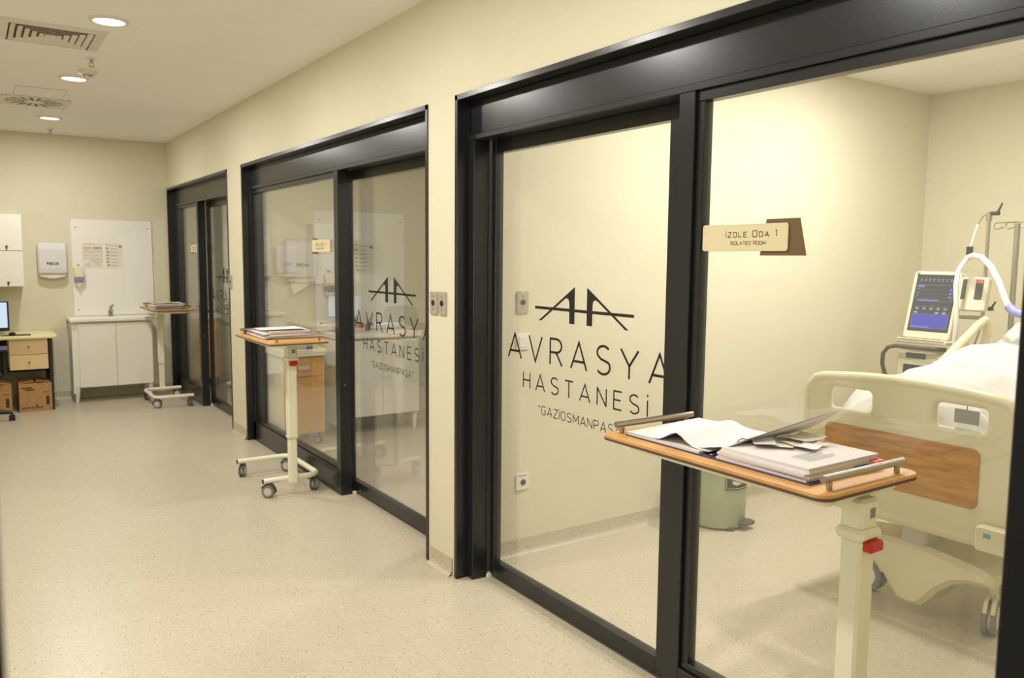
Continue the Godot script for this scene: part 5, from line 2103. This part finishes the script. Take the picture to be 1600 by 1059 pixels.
func tables_with_papers() -> void:
	overbed_table(Vector3(-0.157, 0, -1.467), 1.06, 0.352, 0.0, "overbed table holding an open ring binder before the glazed bed room")
	overbed_table(Vector3(-0.205, 0, -5.38), 1.045, 0.205, 0.0, "overbed table holding a document folder before the second glazed room")
	overbed_table(Vector3(-0.20, 0, -9.2), 1.03, 0.35, PI, "overbed table beside the sink cabinet before the end room")
	open_binder()
	var at := Vector3(-0.2, 1.046, -5.48)
	var o := thing("document_folder", "dark folder stuffed with white sheets on the second overbed table", "folder", at)
	folder(o, 0.30, 0.52, M.black)
	at = Vector3(-0.22, 1.031, -9.12)
	o = thing("document_folder", "navy folder with a yellow note on the overbed table by the sink", "folder", at)
	folder(o, 0.30, 0.46, M.navy)
	var b := Mb.new()
	b.x = Transform3D(Basis(Vector3.UP, 0.3), Vector3(0.03, 0.064, 0.06))
	b.span(Vector3(-0.04, 0, -0.04), Vector3(0.04, 0.0015, 0.04))
	part("yellow_note", b, M.note_yellow, o, "yellow paper note")


func folder(o: Node3D, w: float, l: float, cover: Material) -> void:
	var b := Mb.new()
	b.span(Vector3(-w / 2, 0, -l / 2), Vector3(w / 2, 0.004, l / 2), 0.001)
	part("cover", b, cover, o)
	var lift := 0.004
	for k in 6:
		b = Mb.new()
		var s := 0.012 * (k % 3 - 1)
		b.x = Transform3D(Basis(Vector3.UP, 0.03 * (k % 3 - 1)), Vector3(s, 0, s * 0.6))
		b.span(Vector3(-w / 2 + 0.012, lift, -l * 0.18), Vector3(w / 2 - 0.012, lift + 0.0075, l / 2 - 0.015))
		part("page_bundle", b, M.paper if k % 2 == 0 else M.paper_grey, o)
		lift += 0.008
	b = Mb.new()
	b.span(Vector3(-w / 2 + 0.01, 0.004, -l / 2 + 0.02), Vector3(w / 2 - 0.01, 0.014, -l * 0.18 - 0.005))
	part("page_bundle", b, M.paper, o)
	# a top sheet that sags off the thick half
	b = Mb.new()
	var rows := []
	for i in 13:
		var u := i / 12.0
		var r := []
		for j in 7:
			var v := j / 6.0
			var y := lerpf(0.016, 0.0545, smoothstep(0.25, 0.52, u)) + 0.006 * sin(u * 7.0) * (1.0 - v) + 0.004 * v
			r.append(Vector3(lerpf(-w / 2 + 0.006, w / 2 - 0.02, v), y + 0.003, lerpf(-l / 2 + 0.01, l / 2 - 0.03, u)))
		rows.append(r)
	b.sheet(rows)
	part("top_sheet", b, M.paper, o)
	b = Mb.new()
	b.tube([Vector3(-w / 2 + 0.004, 0.006, -l / 2 + 0.05), Vector3(-w / 2 - 0.006, 0.02, -l / 2 + 0.05), Vector3(-w / 2 + 0.01, 0.026, -l / 2 + 0.05)], 0.003, 6)
	part("clip", b, M.black, o)


func open_binder() -> void:
	var at := Vector3(-0.155, 1.0605, -1.475)
	var o := thing("ring_binder", "open ring binder with curled sheets and loose notes on the overbed table", "binder", at)
	var x0 := -0.155
	var x1 := 0.165
	var b := Mb.new()
	b.span(Vector3(x0, 0, -0.325), Vector3(x1, 0.003, -0.022), 0.001)
	b.span(Vector3(x0, 0, 0.022), Vector3(x1, 0.003, 0.325), 0.001)
	b.span(Vector3(x0, 0, -0.021), Vector3(x1, 0.0025, 0.021))
	part("cover", b, M.navy, o, "dark blue cover")
	b = Mb.new()
	b.span(Vector3(x0 + 0.02, 0.0025, -0.006), Vector3(x1 - 0.02, 0.006, 0.006), 0.001)
	part("spine_bar", b, M.chrome, o)
	for x in [-0.03, 0.05]:
		b = Mb.new()
		var ring := []
		for i in 11:
			var a := PI * i / 10.0
			ring.append(Vector3(x, 0.005 + 0.036 * sin(a), 0.03 * cos(a) + 0.025))
		b.tube(ring, 0.0016, 6)
		part("ring", b, M.dark_grey, o)
	# thick half
	var lift := 0.003
	for k in 5:
		b = Mb.new()
		b.x = Transform3D(Basis(Vector3.UP, [0.0, 0.02, -0.015, 0.03, 0.01][k]), Vector3([0.0, 0.004, -0.003, 0.002, 0.006][k], 0, 0.17))
		b.span(Vector3(x0 + 0.006, lift, -0.14 + 0.003 * k), Vector3(x1 - 0.02, lift + 0.0062, 0.14))
		part("page_bundle", b, M.paper if k % 2 else M.paper_grey, o)
		lift += 0.0066
	# thin half with a curling sheet
	b = Mb.new()
	b.span(Vector3(x0 + 0.004, 0.003, -0.318), Vector3(x1 - 0.01, 0.009, -0.03))
	part("page_bundle", b, M.paper_grey, o)
	b = Mb.new()
	var rows := []
	for i in 17:
		var u := i / 16.0
		var r := []
		for j in 9:
			var v := j / 8.0
			var curl := 0.032 * exp(-pow((u - 0.62 + 0.18 * v) / 0.13, 2.0)) * (1.0 - 0.55 * v) + 0.012 * u * v
			r.append(Vector3(lerpf(x0 + 0.002, x1 - 0.004, v) + 0.02 * u * (1.0 - v), 0.0105 + curl + 0.01 * v * (1.0 - u), lerpf(-0.322, -0.01, u)))
		rows.append(r)
	b.sheet(rows)
	part("curled_sheet", b, M.paper, o)
	# sheets standing up from the rings
	for k in 2:
		b = Mb.new()
		rows = []
		for i in 13:
			var u := i / 12.0
			var r := []
			for j in 9:
				var v := j / 8.0
				var y := 0.012 + 0.006 * k + (0.02 + 0.085 * v) * pow(u, 1.25) - 0.012 * sin(u * PI) * v
				r.append(Vector3(lerpf(x0 + 0.03, x1 + 0.005, v) + 0.03 * u * v, y, -0.055 + 0.02 * k + u * (0.09 + 0.11 * v)))
			rows.append(r)
		b.sheet(rows)
		part("turning_sheet", b, M.paper_grey if k == 0 else M.paper, o)
	# loose notes on the thick half
	var notes := [[0.02, 0.10, 0.5, 0.13, 0.09, M.paper_cream], [0.06, 0.15, -0.3, 0.10, 0.075, M.paper_cream], [0.03, 0.185, 0.2, 0.06, 0.05, M.paper], [-0.03, 0.09, 0.8, 0.09, 0.06, M.paper_grey], [0.10, 0.12, 0.1, 0.11, 0.08, M.paper_cream]]
	for k in notes.size():
		var q: Array = notes[k]
		b = Mb.new()
		b.x = Transform3D(Basis(Vector3.UP, q[2]) * Basis(Vector3.RIGHT, 0.03 * (k % 3 - 1)), Vector3(q[0], lift + 0.002 + 0.0022 * k, q[1]))
		rows = []
		for i in 5:
			var r := []
			for j in 5:
				r.append(Vector3((i / 4.0 - 0.5) * q[3], 0.004 * pow(absf(i / 4.0 - 0.5) * 2.0, 2.0), (j / 4.0 - 0.5) * q[4]))
			rows.append(r)
		rows.reverse()
		b.sheet(rows)
		part("loose_note", b, q[5], o)
	b = Mb.new()
	b.span(Vector3(x1 - 0.055, 0.02, 0.306), Vector3(x1 - 0.012, 0.0225, 0.326))
	part("index_tab", b, M.tab_red, o, "red index tab")
	b = Mb.new()
	b.span(Vector3(x1 - 0.12, 0.012, 0.308), Vector3(x1 - 0.06, 0.0145, 0.328))
	part("index_tab", b, M.tab_blue, o, "blue index tab")
	b = Mb.new()
	for k in 5:
		b.span(Vector3(-0.08, lift + 0.0015, 0.215 + k * 0.012), Vector3(-0.08 + 0.12 - 0.012 * (k % 3), lift + 0.0019, 0.217 + k * 0.012))
	part("print_lines", b, M.print_grey, o)
